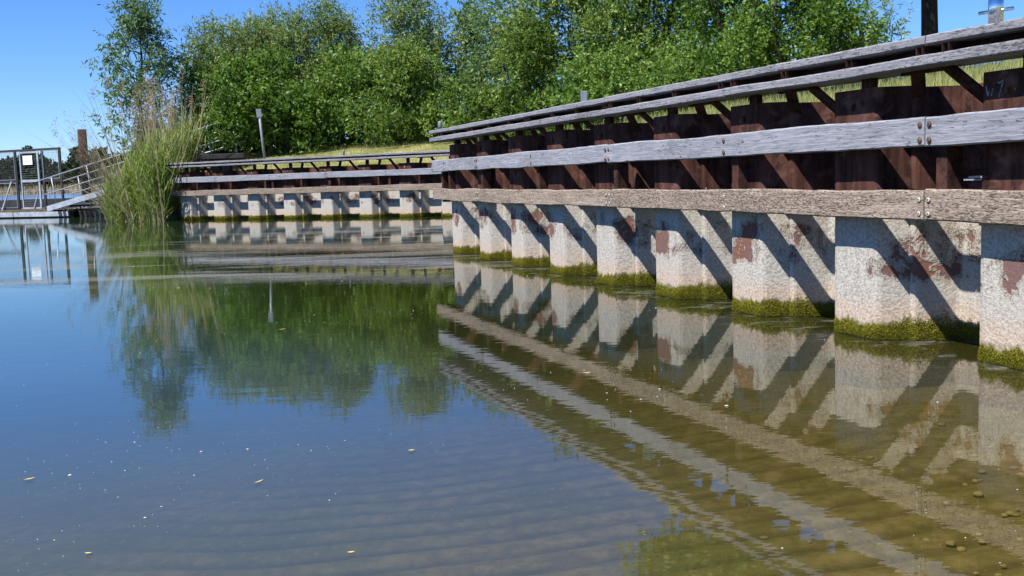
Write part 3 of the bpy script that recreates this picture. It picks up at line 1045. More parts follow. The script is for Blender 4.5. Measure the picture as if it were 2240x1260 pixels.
# label, px centre, px width, px top, depth, material, leaf length, aspect, density, blob radius
rows = [
    ("bushy green shrub right beside the tall slender willow", 470, 120, 150, 38.5, 'leaf_green', 0.15, 0.36, 0.55, 4),
    ("broad silvery topped willow bush, the leftmost large one behind the leaning post", 560, 250, 58, 39.5, 'leaf_willow', 0.15, 0.26, 0.65, 11),
    ("tall pale topped willow bush to the right of the leaning post", 690, 225, 26, 40.0, 'leaf_willow', 0.15, 0.26, 0.62, 12),
    ("low dense dark green shrub in front of the pale willows right behind the leaning post", 610, 280, 128, 36.6, 'leaf_green', 0.14, 0.55, 0.55, 13),
    ("rounded bright green shrub filling the dip between the two willow tops", 790, 190, 120, 37.2, 'leaf_green', 0.14, 0.5, 0.55, 14),
    ("upright willow bush with a ragged pale top left of the gap of sky", 905, 170, 2, 38.6, 'leaf_willow', 0.15, 0.28, 0.6, 15),
    ("light green round leaved shrub above the grass left of the near rails' end", 905, 230, 112, 35.2, 'leaf_olive', 0.13, 0.5, 0.55, 16),
    ("low yellow green shrub behind the far end of the near rails", 1050, 200, 190, 33.4, 'leaf_olive', 0.13, 0.52, 0.5, 18),
    ("grey green willow bush just right of the thin dark tree", 1125, 160, 2, 35.5, 'leaf_tall', 0.14, 0.28, 0.6, 19),
    ("tall yellow green bush rising past the top edge, right of the grey green willow", 1250, 240, -90, 33.0, 'leaf_olive', 0.13, 0.42, 0.6, 20),
    ("tall green bush behind the middle of the rails reaching the top edge", 1430, 250, -95, 30.5, 'leaf_olive', 0.12, 0.46, 0.6, 21),
    ("mid green shrub in front of the tall bushes, over the short square post", 1310, 230, 130, 27.0, 'leaf_green', 0.105, 0.5, 0.5, 22),
    ("bright leafy shrub low behind the rails between the two tallest bushes", 1500, 220, 100, 25.0, 'leaf_green', 0.10, 0.52, 0.48, 23),
    ("dense dark green dogwood like bush left of the small sky gap at the top edge", 1600, 190, -120, 25.5, 'leaf_green', 0.105, 0.52, 0.5, 24),
    ("large dense bright green bush touching the rail near its right hand end", 1735, 230, -200, 23.0, 'leaf_green', 0.095, 0.52, 0.48, 25),
    ("rounded dark green bush ending the row of shrubs before the open sky", 1850, 150, 5, 22.0, 'leaf_green', 0.09, 0.52, 0.42, 26),
    ("feathery thin willow at the right end of the shrub row against the sky", 1890, 120, -5, 26.0, 'leaf_willow', 0.12, 0.24, 0.42, 27),
]
dens = {4: 9, 11: 11, 12: 11, 15: 10, 19: 11, 27: 6}
for lab, pxc, pxw, ptop, D, mk, ll, asp, br, sd_ in rows:
    b = at(pxc, 330, D)
    g0 = ground(b.x, b.y)
    tp = at(pxc, ptop, D)
    Hh = tp.z - g0.z
    wd = pxw / FPX * D * (1.62 if 'willow' in mk else 1.35)
    shrub(lab, g0, wd, Hh, M[mk], ll, asp, sd_, SG, density=dens.get(sd_, 9) * 1.85 * (0.14 / ll) ** 1.5, blob_r=br, nblob=int(wd * Hh * (2.1 if 'willow' in mk else 1.9)) + 6,
          narrow=0.5, trunk_h=0.05, depth=min(wd * 0.6, 3.2), stems=6)


def branching_tree(name, label, base, height, crown, mat, leaf_len, aspect, seed, trunk_r, first=0.3, nlimb=9, density=8, blob_r=0.5, droop=0.25, lean=(0, 0), bark=None, core=0.3, cat="tree", group=None, bend=0.12, low=()):
    """a trunk with limbs; every limb carries clumps of leaves"""
    g = np.random.default_rng(seed)
    root = empty(name, base)
    tag(root, label, cat, group)
    tr = MB()
    tp = [(lean[0] * k + g.normal(0, bend) * (0.2 < k < 1), lean[1] * k + g.normal(0, bend) * (0.2 < k < 1), -0.2 + (height * 0.95 + 0.2) * k) for k in np.linspace(0, 1, 9)]
    tr.tube(tp, list(np.linspace(trunk_r, 0.015, 9)), 12)
    tr.build("trunk", bark or M['bark'], root, smooth=True)
    lb = MB()
    blobs = []
    for i in range(nlimb):
        k = first + (1 - first) * (i + 0.5) / nlimb
        idx = k * 8
        a = int(min(idx, 7)); q = idx - a
        p0 = np.array(tp[a]) * (1 - q) + np.array(tp[a + 1]) * q
        ang = i * 2.4 + g.uniform(-0.4, 0.4)
        reach = crown(k) * g.uniform(0.75, 1.1)
        up = reach * g.uniform(0.35, 0.8)
        p1 = p0 + np.array([math.cos(ang) * reach, math.sin(ang) * reach * 0.8, up])
        pts_ = wavy(p0, p1, 4, 0.08, g)
        lb.tube(pts_, list(np.linspace(trunk_r * (1.1 - k) * 0.55 + 0.012, 0.008, len(pts_))), 6)
        for j in range(2, 5):
            c = np.array(pts_[j]) + g.normal(0, 0.12, 3) * (1 + blob_r)
            rr = blob_r * g.uniform(0.55, 1.15) * (0.7 + 0.1 * j)
            blobs.append((tuple(c), (rr, rr, rr * g.uniform(0.7, 1.1))))
            e = c + g.normal(0, 0.35, 3)
            lb.tube([pts_[j], tuple(e)], [0.012, 0.005], 5)
    for c, r_ in low:                       # low hanging limbs
        p0 = np.array(tp[3])
        lb.tube(wavy(p0, c, 4, 0.06, g), [0.03, 0.024, 0.018, 0.012, 0.006], 6)
        blobs.append((tuple(c), (r_ * 1.2, r_ * 1.2, r_ * 0.8)))
    top = np.array(tp[-1])
    for j in range(3):
        blobs.append((tuple(top + g.normal(0, 0.15, 3) - np.array([0, 0, 0.35 * j - 0.1])), (blob_r * 0.55, blob_r * 0.55, blob_r * 0.9)))
    lb.build("branch", bark or M['bark'], root, smooth=True)
    v, f, t = crown_leaves(blobs, density, leaf_len, aspect, g, droop, twig=leaf_len * 2.6, core=core)
    mesh_np("crown", v, f, mat, root, {"tint": t})
    return root


b = at(318, 330, 37.0)
g0 = ground(b.x, b.y)
branching_tree("willow_tree", "tall slender dark green willow standing alone above the reeds on the left", g0, at(300, -8, 37).z - g0.z,
               lambda k: float(np.interp(k, [0.15, 0.3, 0.42, 0.55, 0.7, 0.85, 1.0], [0.5, 0.55, 0.9, 1.25, 0.95, 0.5, 0.12])), M['leaf_tall'], 0.175, 0.29, 41, 0.085, 0.20, 18, 16.0, 0.36, 0.3,
               lean=(at(300, 0, 37).x - at(318, 330, 37).x, 0), bend=0.06)
b = at(1047, 330, 38.5)
g0 = ground(b.x, b.y)
branching_tree("thin_tree", "thin dark leaved tree standing in the sky gap between the bushes", g0, at(1042, 12, 38.5).z - g0.z,
               lambda k: 0.75 * (1.15 - k), M['leaf_dark'], 0.13, 0.5, 43, 0.06, 0.3, 14, 11.0, 0.40, 0.1, bend=0.05)
b = at(2036, 80, 13.0)
g0 = ground(b.x, b.y)
g = np.random.default_rng(77)
LOW = []
for _ in range(34):
    lx, ly = g.uniform(1.9, 5.2), g.uniform(11.4, 14.4)
    lz = 1.03 + 0.158 * ly + 0.62 + g.uniform(0, 1.5)
    LOW.append((np.array([lx - g0.x, ly - g0.y, lz - g0.z]), g.uniform(0.4, 0.55)))
branching_tree("bank_tree", "dark bare trunk of the tall tree on the grassy rise behind the rails", g0, 8.6,
               lambda k: 3.0 * math.sin(min(1, (1.08 - k) * 1.4) * math.pi * 0.5), M['leaf_green'], 0.15, 0.5, 47, 0.105, 0.36, 40, 9.0, 0.9, 0.1, lean=(-0.12, 0.1), bend=0.02, low=LOW)

# reeds in the water at the left end of the far wall
def blades(n, region, hrange, width, lean_c, g, segs=3, curve=0.5):
    base = np.array([region(g) for _ in range(n)])
    h = g.uniform(*hrange, n) * base[:, 3]
    ang = g.uniform(0, 2 * math.pi, n)
    ln = np.abs(g.normal(0, 0.22, n))
    dx = np.cos(ang) * ln + lean_c[0]; dy = np.sin(ang) * ln + lean_c[1]
    side = np.stack([-np.sin(ang + 0.9), np.cos(ang + 0.9), np.zeros(n)], 1)
    V = []
    for k in range(segs + 1):
        s = k / segs
        c = base[:, :3] + np.stack([dx * h * (s * (1 - curve) + curve * s * s), dy * h * (s * (1 - curve) + curve * s * s), h * (s - 0.18 * curve * s * s)], 1)
        w = width * (1 - 0.92 * s ** 2) * 0.5
        V.append(c - side * w); V.append(c + side * w)
    v = np.stack(V, 1).reshape(-1, 3)
    m = 2 * (segs + 1)
    q = np.array([[2 * k, 2 * k + 1, 2 * k + 3, 2 * k + 2] for k in range(segs)])
    f = (np.arange(n)[:, None, None] * m + q[None]).reshape(-1, 4)
    tint = np.repeat(np.clip(g.normal(0.45, 0.2, n), 0, 1), m)
    return v, f, tint, base, np.stack([base[:, 0] + dx * h, base[:, 1] + dy * h, base[:, 2] + h * (1 - 0.18 * curve)], 1)


g = np.random.default_rng(91)


def reed_region(g):
    while True:
        x = g.uniform(-12.45, -9.25); y = g.uniform(31.3, 35.6)
        # front edge follows the shore in front of the bank, right part climbs behind the wall end
        if x > -10.35 and y < 33.0: continue
        if y > 33.0 and x > -10.2: continue
        if y < 31.35 - (x + 9.9) * 0.62: continue
        z = max(-0.25, land_z(x, y)) if inside(x, y) else -0.25
        k = (x + 12.45) / 3.0
        return (x, y, z, 0.55 + 0.62 * min(1, k * 1.5) - 0.35 * max(0, k - 0.85) - 0.25 * max(0, z))


NS = 1700
sb = np.array([reed_region(g) for _ in range(NS)])
sh = g.uniform(1.25, 2.35, NS) * sb[:, 3]
sa = g.uniform(0, 2 * math.pi, NS); sl_ = np.abs(g.normal(0, 0.13, NS))
slx = np.cos(sa) * sl_ - 0.05; sly = np.sin(sa) * sl_ - 0.04
RV, RF, RT, ro = [], [], [], 0
# stalks
for k, (wd_,) in enumerate(((0.014,),)):
    c0 = sb[:, :3]; c1 = sb[:, :3] + np.stack([slx * sh, sly * sh, sh], 1)
    sd_v = np.stack([np.sin(sa), -np.cos(sa), 0 * sa], 1) * wd_ * 0.5
    v_ = np.stack([c0 - sd_v, c0 + sd_v, c1 + sd_v * 0.4, c1 - sd_v * 0.4], 1).reshape(-1, 3)
    RV.append(v_); RF.append(np.arange(4 * NS).reshape(-1, 4) + ro); RT.append(np.repeat(g.uniform(0.35, 0.9, NS), 4)); ro += len(v_)
# arching leaves set up the stalks
NLF = 7
li = np.repeat(np.arange(NS), NLF)
hk = np.clip(np.tile(np.linspace(0.18, 1.0, NLF), NS) + g.normal(0, 0.05, NS * NLF), 0.05, 1.02)
lb_ = sb[li, :3] + np.stack([slx[li] * sh[li] * hk, sly[li] * sh[li] * hk, sh[li] * hk], 1)
la = g.uniform(0, 2 * math.pi, len(li))
ll_ = g.uniform(0.45, 0.85, len(li))
lo = g.uniform(0.25, 0.8, len(li)); ld_ = g.uniform(0.1, 0.55, len(li))
sdv = np.stack([-np.sin(la), np.cos(la), 0.25 * np.cos(la * 3)], 1)
VV_ = []
for q_ in range(5):
    u_ = q_ / 4
    c_ = lb_ + np.stack([np.cos(la) * lo * ll_ * u_, np.sin(la) * lo * ll_ * u_, ll_ * (0.95 * u_ - ld_ * u_ * u_)], 1)
    w_ = 0.038 * (0.55 + 0.9 * u_ - 1.42 * u_ * u_) * 0.5
    VV_ += [c_ - sdv * w_, c_ + sdv * w_]
v_ = np.stack(VV_, 1).reshape(-1, 3)
q4 = np.array([[2 * k, 2 * k + 1, 2 * k + 3, 2 * k + 2] for k in range(4)])
RV.append(v_); RF.append((np.arange(len(li))[:, None, None] * 10 + q4[None]).reshape(-1, 4) + ro)
RT.append(np.repeat(np.clip(g.normal(0.45, 0.2, len(li)) - 0.15 * (hk < 0.3), 0, 1), 10))
reeds = mesh_np("green_reeds", np.concatenate(RV), np.concatenate(RF), M['reed'], None, {"tint": np.concatenate(RT)})
tag(reeds, "thick green reeds growing from the water at the end of the far wall", "reeds", kind='stuff')
v, f, t, bs, tips = blades(320, reed_region, (1.5, 3.1), 0.017, (-0.10, -0.05), g, 3, 0.35)
def tall_region(g):
    while True:
        r_ = reed_region(g)
        if -11.9 < r_[0] < -9.9: return (r_[0], r_[1], r_[2], 1.0 - 0.22 * max(0, r_[2]))


v2, f2, t2, bs2, tips2 = blades(230, tall_region, (3.4, 4.7), 0.032, (-0.02, -0.02), g, 3, 0.2)


def left_region(g):
    while True:
        x = g.uniform(-12.6, -11.4); y = 31.3 - (x + 9.9) * 0.62 + g.uniform(0.1, 1.2)
        return (x, y, -0.1, 1.0)


v3, f3, t3, bs3, tips3 = blades(110, left_region, (2.2, 3.7), 0.021, (-0.40, -0.12), g, 4, 0.55)
v4, f4, t4, bs4, tips4 = blades(70, left_region, (1.2, 2.2), 0.020, (-0.95, -0.25), g, 4, 0.75)
VV, FF, TT, o_ = [], [], [], 0
v5, f5, t5, _, _ = blades(1500, reed_region, (0.4, 1.2), 0.026, (-0.05, -0.1), g, 3, 0.9)
for a, b_, c_ in ((v, f, t), (v2, f2, t2), (v3, f3, t3), (v4, f4, t4), (v5, f5, t5)):
    VV.append(a); FF.append(b_ + o_); TT.append(c_); o_ += len(a)
dry = mesh_np("dry_reeds", np.concatenate(VV), np.concatenate(FF), M['dry'], None, {"tint": np.concatenate(TT)})
tag(dry, "pale dry reed stalks leaning out of the green reed bed", "reeds", kind='stuff')
pv, pf, pt_, o_ = [], [], [], 0
tl = np.concatenate([tips2[g.choice(len(tips2), 46)], tips3[g.choice(len(tips3), 22)]])
for tip in tl:
    n = 70 if tip[0] > -12.9 else 24
    d = g.normal(0, 1, (n, 3)); d[:, 2] = d[:, 2] * 0.5 - 0.1
    d /= np.linalg.norm(d, axis=1)[:, None]
    bse = tip + g.normal(0, 1, (n, 3)) * np.array([0.045, 0.045, 0.12])
    a, b_, c_ = leaf_quads(bse, d, g.uniform(0.04, 0.10, n), np.full(n, 0.016), g, np.clip(g.normal(0.5, 0.2, n), 0, 1))
    pv.append(a); pf.append(b_ + o_); pt_.append(c_); o_ += len(a)
plumes = mesh_np("reed_plumes", np.concatenate(pv), np.concatenate(pf), M['plume'], None, {"tint": np.concatenate(pt_)})
tag(plumes, "fluffy brown seed plumes topping the dry reed stalks", "reed plumes", kind='stuff')

# grass blades on the slopes that show through and above the rails
g = np.random.default_rng(17)
GB = []
while len(GB) < 46000:
    if len(GB) < 36000:
        t_, s_ = g.uniform(-13, -2.0), g.uniform(0.45, 9)
        p = near_pt(t_, s_); hh = 0.10
    else:
        t_, s_ = g.uniform(1.5, 10), g.uniform(0.5, 7)
        p = far_pt(t_, s_); hh = 0.13
    if g.uniform() < 0.05: hh *= 2.3
    GB.append((p.x, p.y, land_z(p.x, p.y) - 0.01, hh))
GB = np.array(GB)
it = iter(GB)
v, f, t, _, _ = blades(len(GB), lambda g_: next(it), (0.4, 1.5), 0.006, (0.0, 0.0), g, 2, 0.7)
grass = mesh_np("grass_blades", v, f, M['blade'], None, {"tint": t})
tag(grass, "dry yellow green grass covering the bank behind the walls", "grass", kind='stuff')

# ------------------------------------------------------------------ posts and bollards on the bank
def wall_xy(px, py, root_o, U, Ld, off):
    o = root_o + Ld * off
    d = at(px, py, 10.0); d.z = 0
    # solve k*d = o + U*t
    det = d.x * (-U.y) - (-U.x) * d.y
    k = (o.x * (-U.y) - (-U.x) * o.y) / det
    return d * k


p = at(580, 338, 33.5)
z0 = land_z(p.x, p.y)
root = empty("sign_post", (p.x, p.y, z0))
tag(root, "pale leaning metal post with a small square plate on the grass by the far wall", "post")
tipp = at(566, 240, 33.5)
d = Vector((tipp.x - p.x, 0, tipp.z - z0))
MB().tube([(0, 0, -0.2), (d.x, 0, d.z)], 0.042, 10).build("post", M['post_grey'], root, smooth=True)
MB().bar((d.x * 0.86, -0.05, d.z * 0.86), (d.x, -0.05, d.z + 0.02), 0.012, 0.16, (1, 0, 0)).build("plate", M['post_grey'], root, 0.003)

BG = "metal mooring bollards behind the rails"


def bollard(px, pbase, ptop, off, r, label, cross, zpl=1.682, U=NU, O=NO, Ld=NL, mat='chrome', square=False):
    q = wall_xy(px, pbase, O, U, Ld, off)
    zt = at(px, ptop, q.y).z
    zb = zpl
    root = empty("bollard", (q.x, q.y, zb))
    tag(root, label, "bollard", BG)
    h = zt - zb
    if square:
        MB().box(-r, r, -r, r, 0.0, h).build("shaft", M[mat], root, 0.006)
    else:
        MB().tube([(0, 0, 0.0), (0, 0, h - 0.012), (0, 0, h)], [r, r, r * 0.8], 24).build("shaft", M[mat], root)
        for pl in root.children[0].data.polygons: pl.use_smooth = len(pl.vertices) == 4
    if cross:
        dr = (U * 1.0 + Ld * 0.25).normalized()
        MB().tube([tuple(-dr * (r + 0.055) + Vector((0, 0, h - cross))), tuple(dr * (r + 0.055) + Vector((0, 0, h - cross)))], [0.009, 0.009], 10).build("crossbar", M[mat], root, smooth=True)
    return root


bollard(2178, 60, -10, 0.05, 0.036, "shiny round steel bollard with a crossbar behind the rail at top right", 0.075)
bollard(1278, 240, 199, 0.05, 0.030, "short square grey post behind the rail below the tall bushes", 0, mat='post_grey', square=True)
bollard(964, 300, 265, 0.0, 0.03, "short round grey bollard at the far end of the near wall", 0, mat='post_grey')
bollard(386, 372, 349, 0.0, 0.03, "small pale bollard at the reed end of the far wall", 0, 1.735, FU, FO, FLD, mat='post_grey')
bollard(753, 350, 328, 0.0, 0.03, "small pale bollard half way along the far wall", 0, 1.735, FU, FO, FLD, mat='post_grey')

# dark landing slab at the top of the gangway
c = at(495, 343, 34.6)
root = empty("landing_platform", (c.x, c.y, land_z(c.x, c.y)))
tag(root, "dark steel landing slab on the bank where the gangway ends behind the reeds", "platform")
zz = at(495, 337, 34.6).z - root.location.z
MB().box(-0.75, 0.72, -0.6, 0.9, zz - 0.16, zz).build("slab", M['dark_steel'], root, 0.01)
MB().box(-0.45, 0.45, -0.35, 0.6, -0.4, zz - 0.163).build("footing", M['dark_steel'], root, 0.01)

# ------------------------------------------------------------------ pontoon, gangway, mesh gate, mooring pile
PU = Vector((0.915, -0.404, 0)).normalized()     # along the pontoon, to the right
PL = Vector((0.404, 0.915, 0)).normalized()
P0 = Vector((-20.05, 41.66, 0))
pr = empty("pontoon", P0, math.atan2(PU.y, PU.x))
tag(pr, "low floating pontoon with white edge boards at the far left", "pontoon")
MB().box(-6, 3.75, 0.08, 4.2, 0.22, 0.30).build("deck", M['soil'], pr, 0.006)
MB().box(-6, 3.6, 0.25, 4.0, -0.35, 0.10).box(-6, 3.7, 0.12, 4.1, 0.10, 0.215).build("float", M['dark_steel'], pr, 0.01)
MB().box(-2.2, 0.70, 0.0, 0.07, 0.045, 0.225).build("edge_board", M['white'], pr, 0.004)
MB().box(0.98, 3.62, 0.0, 0.07, 0.045, 0.225).build("edge_board", M['white'], pr, 0.004)
MB().box(0.72, 0.96, 0.01, 0.06, 0.05, 0.22).build("edge_plate", M['galv'], pr, 0.004)
MB().box(3.76, 5.6, 0.35, 3.4, -0.3, 0.24).build("dark_float", M['dark_steel'], pr, 0.02)


def on_line(px, py, off):
    o = P0 + PL * off
    dd = at(px, py, 10.0); dd.z = 0
    det = dd.x * (-PU.y) + PU.x * dd.y
    k = (o.x * (-PU.y) + PU.x * o.y) / det
    P_ = at(px, py, (dd * k).y)
    loc = P_ - P0
    return loc.dot(PU), P_.z


fence = empty("mesh_fence", P0 + Vector((0, 0, 0.30)), math.atan2(PU.y, PU.x))
tag(fence, "dark framed wire mesh fence with a door standing on the pontoon", "fence")
fo = 0.9
zt = on_line(60, 326, fo)[1] - 0.30
xl = on_line(-70, 326, fo)[0]; xa = on_line(38, 395, fo)[0]; xd0 = on_line(48, 400, fo)[0]; xd1 = on_line(90, 400, fo)[0]; xb = on_line(97, 400, fo)[0]; xr = on_line(135, 395, fo)[0]
zm = on_line(60, 396, fo)[1] - 0.30
fr = MB()
for x in (xl, xa, xb, xr):
    fr.box(x - 0.045, x + 0.045, fo - 0.03, fo + 0.03, 0.0, zt - 0.09)
fr.box(xl - 0.035, xr + 0.04, fo - 0.035, fo + 0.035, zt - 0.088, zt)
fr.box(xl + 0.036, xa - 0.036, fo - 0.03, fo + 0.03, zm - 0.06, zm + 0.06)
fr.box(xb + 0.036, xr - 0.036, fo - 0.03, fo + 0.03, zm - 0.06, zm + 0.06)
fr.box(xl + 0.036, xa - 0.036, fo - 0.03, fo + 0.03, 0.01, 0.08)
fr.build("frame", M['dark_steel'], fence, 0.005)
for x0, x1, z0, z1 in ((xl, xa, zm + 0.06, zt - 0.09), (xl, xa, 0.08, zm - 0.06), (xb, xr, zm + 0.06, zt - 0.09)):
    wm = MB()
    for x in np.arange(x0 + 0.07, x1 - 0.03, 0.07):
        wm.bar((x, fo, z0), (x, fo, z1), 0.005, 0.005, (0, 1, 0))
    for z in np.arange(z0 + 0.03, z1 - 0.02, 0.07):
        wm.bar((x0 + 0.036, fo + 0.006, z), (x1 - 0.036, fo + 0.006, z), 0.005, 0.005)
    wm.build("wire_mesh", M['wire'], fence)
for x0, x1, z0, z1 in ((xl, xa, zm + 0.06, zt - 0.09), (xb, xr, zm + 0.06, zt - 0.09), (xl, xa, 0.08, zm - 0.06)):
    x0 += 0.04; x1 -= 0.04
    tr = MB()
    tr.box(x0, x0 + 0.016, fo - 0.05, fo - 0.031, z0, z1).box(x1 - 0.016, x1, fo - 0.05, fo - 0.031, z0, z1)
    tr.box(x0 + 0.016, x1 - 0.016, fo - 0.05, fo - 0.031, z0, z0 + 0.016).box(x0 + 0.016, x1 - 0.016, fo - 0.05, fo - 0.031, z1 - 0.016, z1)
    tr.build("panel_trim", M['galv'], fence)
a0_ = on_line(3, 466, fo - 0.1); a1_ = on_line(25, 398, fo - 0.1)
MB().bar((a0_[0], fo - 0.10, a0_[1] - 0.30), (a1_[0], fo - 0.10, a1_[1] - 0.30), 0.04, 0.055).build("brace", M['white'], fence)
dr = MB()
dr.box(xd0 + 0.02, xd0 + 0.07, fo - 0.06, fo - 0.01, 0.03, zt - 0.10).box(xd1 - 0.08, xd1, fo - 0.06, fo - 0.01, 0.03, zt - 0.10)
dr.box(xd0 + 0.07, xd1 - 0.08, fo - 0.055, fo - 0.012, 0.03, 0.09).box(xd0 + 0.07, xd1 - 0.08, fo - 0.055, fo - 0.012, zm - 0.05, zm + 0.05).box(xd0 - 0.12, xd1 + 0.06, fo - 0.05, fo - 0.036, zt - 0.17, zt - 0.102)
door = dr.build("door", M['white'], fence, 0.004)
ba = MB()
for z in np.arange(0.16, zt - 0.2, 0.085):
    if abs(z - zm) < 0.07: continue
    ba.bar((xd0 + 0.07, fo - 0.03, z), (xd1 - 0.08, fo - 0.03, z), 0.012, 0.016)
ba.build("bar_grille", M['wire'], door)
MB().bar((xd1 - 0.40, fo - 0.075, 0.05), (xd1 - 0.14, fo - 0.075, 0.62), 0.03, 0.04).build("brace", M['galv'], door)
MB().box(xd0 - 0.09, xd0 - 0.01, fo - 0.07, fo - 0.036, zm - 0.40, zm - 0.18).build("lock", M['dark_steel'], door, 0.006)
sx0 = on_line(49, 341, fo - 0.09); sx1 = on_line(71, 360, fo - 0.09)
sp_ = P0 + PU * ((sx0[0] + sx1[0]) / 2) + PL * (fo - 0.085)
sg = empty("notice_sign", (sp_.x, sp_.y, (sx0[1] + sx1[1]) / 2), math.atan2(PU.y, PU.x))
tag(sg, "white rectangular notice with two faint lines of writing on the mesh door", "sign")
sw_, sh_ = (sx1[0] - sx0[0]) / 2, abs(sx0[1] - sx1[1]) / 2
MB().box(-sw_, sw_, -0.006, 0.006, -sh_, sh_).build("panel", mat_noise("white sign board", (0.74, 0.76, 0.78), (0.80, 0.82, 0.84), 6, 0.4), sg, 0.002)
for z, w_ in ((sh_ * 0.25, 0.5), (-sh_ * 0.3, 0.42)):
    ln = MB()
    x = -sw_ * w_
    while x < sw_ * w_:
        ww = random.uniform(0.02, 0.05)
        ln.box(x, x + ww, -0.0085, -0.0065, z - 0.008, z + 0.008)
        x += ww + 0.015
    ln.build("writing", M['post_grey'], sg)

# gangway from the pontoon up to the landing
G0 = at(104, 457, 40.2); G0.z = 0.34
G1 = at(478, 346, 35.2); G1.z = max(G1.z, land_z(G1.x, G1.y) + 0.15)
gr_ = empty("gangway", (G0.x, G0.y, 0.30))
tag(gr_, "sloping grey metal gangway with tube handrails rising into the reeds", "gangway")
A_ = Vector((0, 0, 0.04)); B_ = G1 - Vector((G0.x, G0.y, 0.30))
sidev = Vector((-(B_.y), B_.x, 0)).normalized() * 1.15
for s_ in (Vector((0, 0, 0)), sidev):
    MB().bar(A_ + s_, B_ + s_, 0.05, 0.20).build("stringer", M['white'] if s_.length == 0 else M['galv'], gr_, 0.004)
tre = MB()
for k in np.linspace(0.02, 0.98, 40):
    c0 = A_.lerp(B_, k) + Vector((0, 0, -0.03))
    tre.bar(c0 + sidev * 0.03, c0 + sidev * 0.97, 0.16, 0.03)
tre.build("tread", M['galv'], gr_)
und = MB()
for k in np.linspace(0.03, 0.97, 10):
    c0 = A_.lerp(B_, k) + Vector((0, 0, -0.12))
    und.bar(c0 + sidev * 0.03, c0 + sidev * 0.97, 0.05, 0.07)
und.build("cross_member", M['dark_steel'], gr_)
axg = (B_ - A_).normalized()
perp = Vector((-axg.x * axg.z, -axg.y * axg.z, 1 - axg.z ** 2)).normalized()
for s_ in (Vector((0, 0, 0)), sidev):
    for hgt in (1.12, 0.55):
        MB().tube([A_ + s_ + perp * hgt - axg * (0.35 if hgt > 1 else 0.0), B_ + s_ + perp * hgt + axg * 0.2], 0.024, 8).build("handrail", M['galv'], gr_, smooth=True)
    for k in np.linspace(0.06, 0.97, 5):
        c0 = A_.lerp(B_, k) + s_
        MB().tube([c0 + Vector((0, 0, 0.02)), c0 + perp * 1.12], 0.022, 8).build("rail_post", M['galv'], gr_, smooth=True)

# steel mooring pile that guides the pontoon
q = at(193, 470, 42.6)
mp = empty("mooring_pile", (q.x, q.y, 0))
tag(mp, "rusty brown round mooring pile with a pale crusted foot beside the gangway", "pile")
tq = at(181, 283, 42.6)
MB().tube([(0, 0, 0.62), (0, 0, tq.z)], [0.17, 0.17], 20).build("shaft", M['pile_brown'], mp, smooth=False)
MB().tube([(0, 0, -1.2), (0, 0, 0.55), (0, 0, 0.617)], [0.176, 0.176, 0.172], 20).build("crusted_foot", mat_noise('crusted pile coat', (0.34, 0.33, 0.29), (0.58, 0.56, 0.52), 12, 0.9, 0, 0.4), mp)
for ch in mp.children:
    for pl in ch.data.polygons: pl.use_smooth = len(pl.vertices) == 4

# low dark dock farther out, seen through the fence
q = at(40, 440, 62)
dk = empty("far_dock", (q.x - 3.5, q.y, 0), R(-6))
tag(dk, "low dark dock with thin railing far behind the mesh fence", "dock")
MB().box(-8, 9.2, 0, 2.2, -0.4, 0.55).build("hull", M['dark_steel'], dk, 0.02)
rl = MB()
for x in np.arange(-7.5, 9.2, 1.45):
    rl.bar((x, 0.1, 0.55), (x, 0.1, 1.05), 0.05, 0.05, (0, 1, 0))
rl.bar((-7.5, 0.1, 1.05), (9.1, 0.1, 1.05), 0.03, 0.03).bar((-7.5, 0.1, 0.8), (9.1, 0.1, 0.8), 0.02, 0.02)
rl.build("railing", M['galv'], dk)

# ------------------------------------------------------------------ far bank: straw reed belt and wood
fb = MB()
n = 60
for i in range(n + 1):
    x = -330 + i * 460 / n
    for dy, z in ((0, -0.3), (4, 0.4), (14, 1.0), (120, 3.0)):
        fb.v.append((x, 330 + dy + 6 * math.sin(i * 0.5) - i * 0.7, z))
for i in range(n):
    for k in range(3):
        fb.f.append([i * 4 + k, (i + 1) * 4 + k, (i + 1) * 4 + k + 1, i * 4 + k + 1])
fbo = fb.build("far_bank", M['strawbank'], None, smooth=True)
tag(fbo, kind='structure')
g = np.random.default_rng(5)
blobs = []
for i in range(230):
    x = -250 + i * 1.14 + g.uniform(-1, 1)
    hgt = 10.0 + 2.2 * math.sin(i * 0.31) + 1.5 * math.sin(i * 0.9 + 1) + g.uniform(-1, 1.2)
    y0 = 346 - (x + 330) / 7.67 * 0.7 + g.uniform(0, 16)
    for j in range(4):
        zc = hgt * (0.25 + 0.2 * j)
        rr = g.uniform(2.0, 3.2) * (1.1 - 0.16 * j)
        blobs.append(((x + g.normal(0, 1.2), y0 + g.normal(0, 1.0), zc + 0.6), (rr, rr, rr * 0.95)))
v, f, t = crown_leaves(blobs, 0.9, 0.95, 0.7, g, 0.1, twig=1.0, core=0.45)
fw_ = mesh_np("far_wood", v, f, M['leaf_far'], None, {"tint": t})
tag(fw_, "dark belt of trees along the far shore behind the pontoon", "wood", kind='stuff')
v, f, t, _, _ = blades(9000, lambda g_: ((lambda x_: (x_, 331 - (x_ + 330) / 7.67 * 0.7 + g_.uniform(-4, 12), 0.0, 1.0))(g_.uniform(-240, 10))), (1.6, 3.2), 0.28, (0, 0), g, 1, 0.3)
fr_ = mesh_np("far_reeds", v, f, M['dry'], None, {"tint": t})
tag(fr_, "straw coloured reed belt along the far shore", "reeds", kind='stuff')

# ------------------------------------------------------------------ things afloat and on the bed
g = np.random.default_rng(23)
n = 5000
cy = 2.3 + g.uniform(0, 1, n) ** 1.8 * 20
cx = g.uniform(-0.5, 0.5, n) * cy * 1.05
dn = 4.2775 - 0.35245 * cy - cx
keep = dn > 0.03
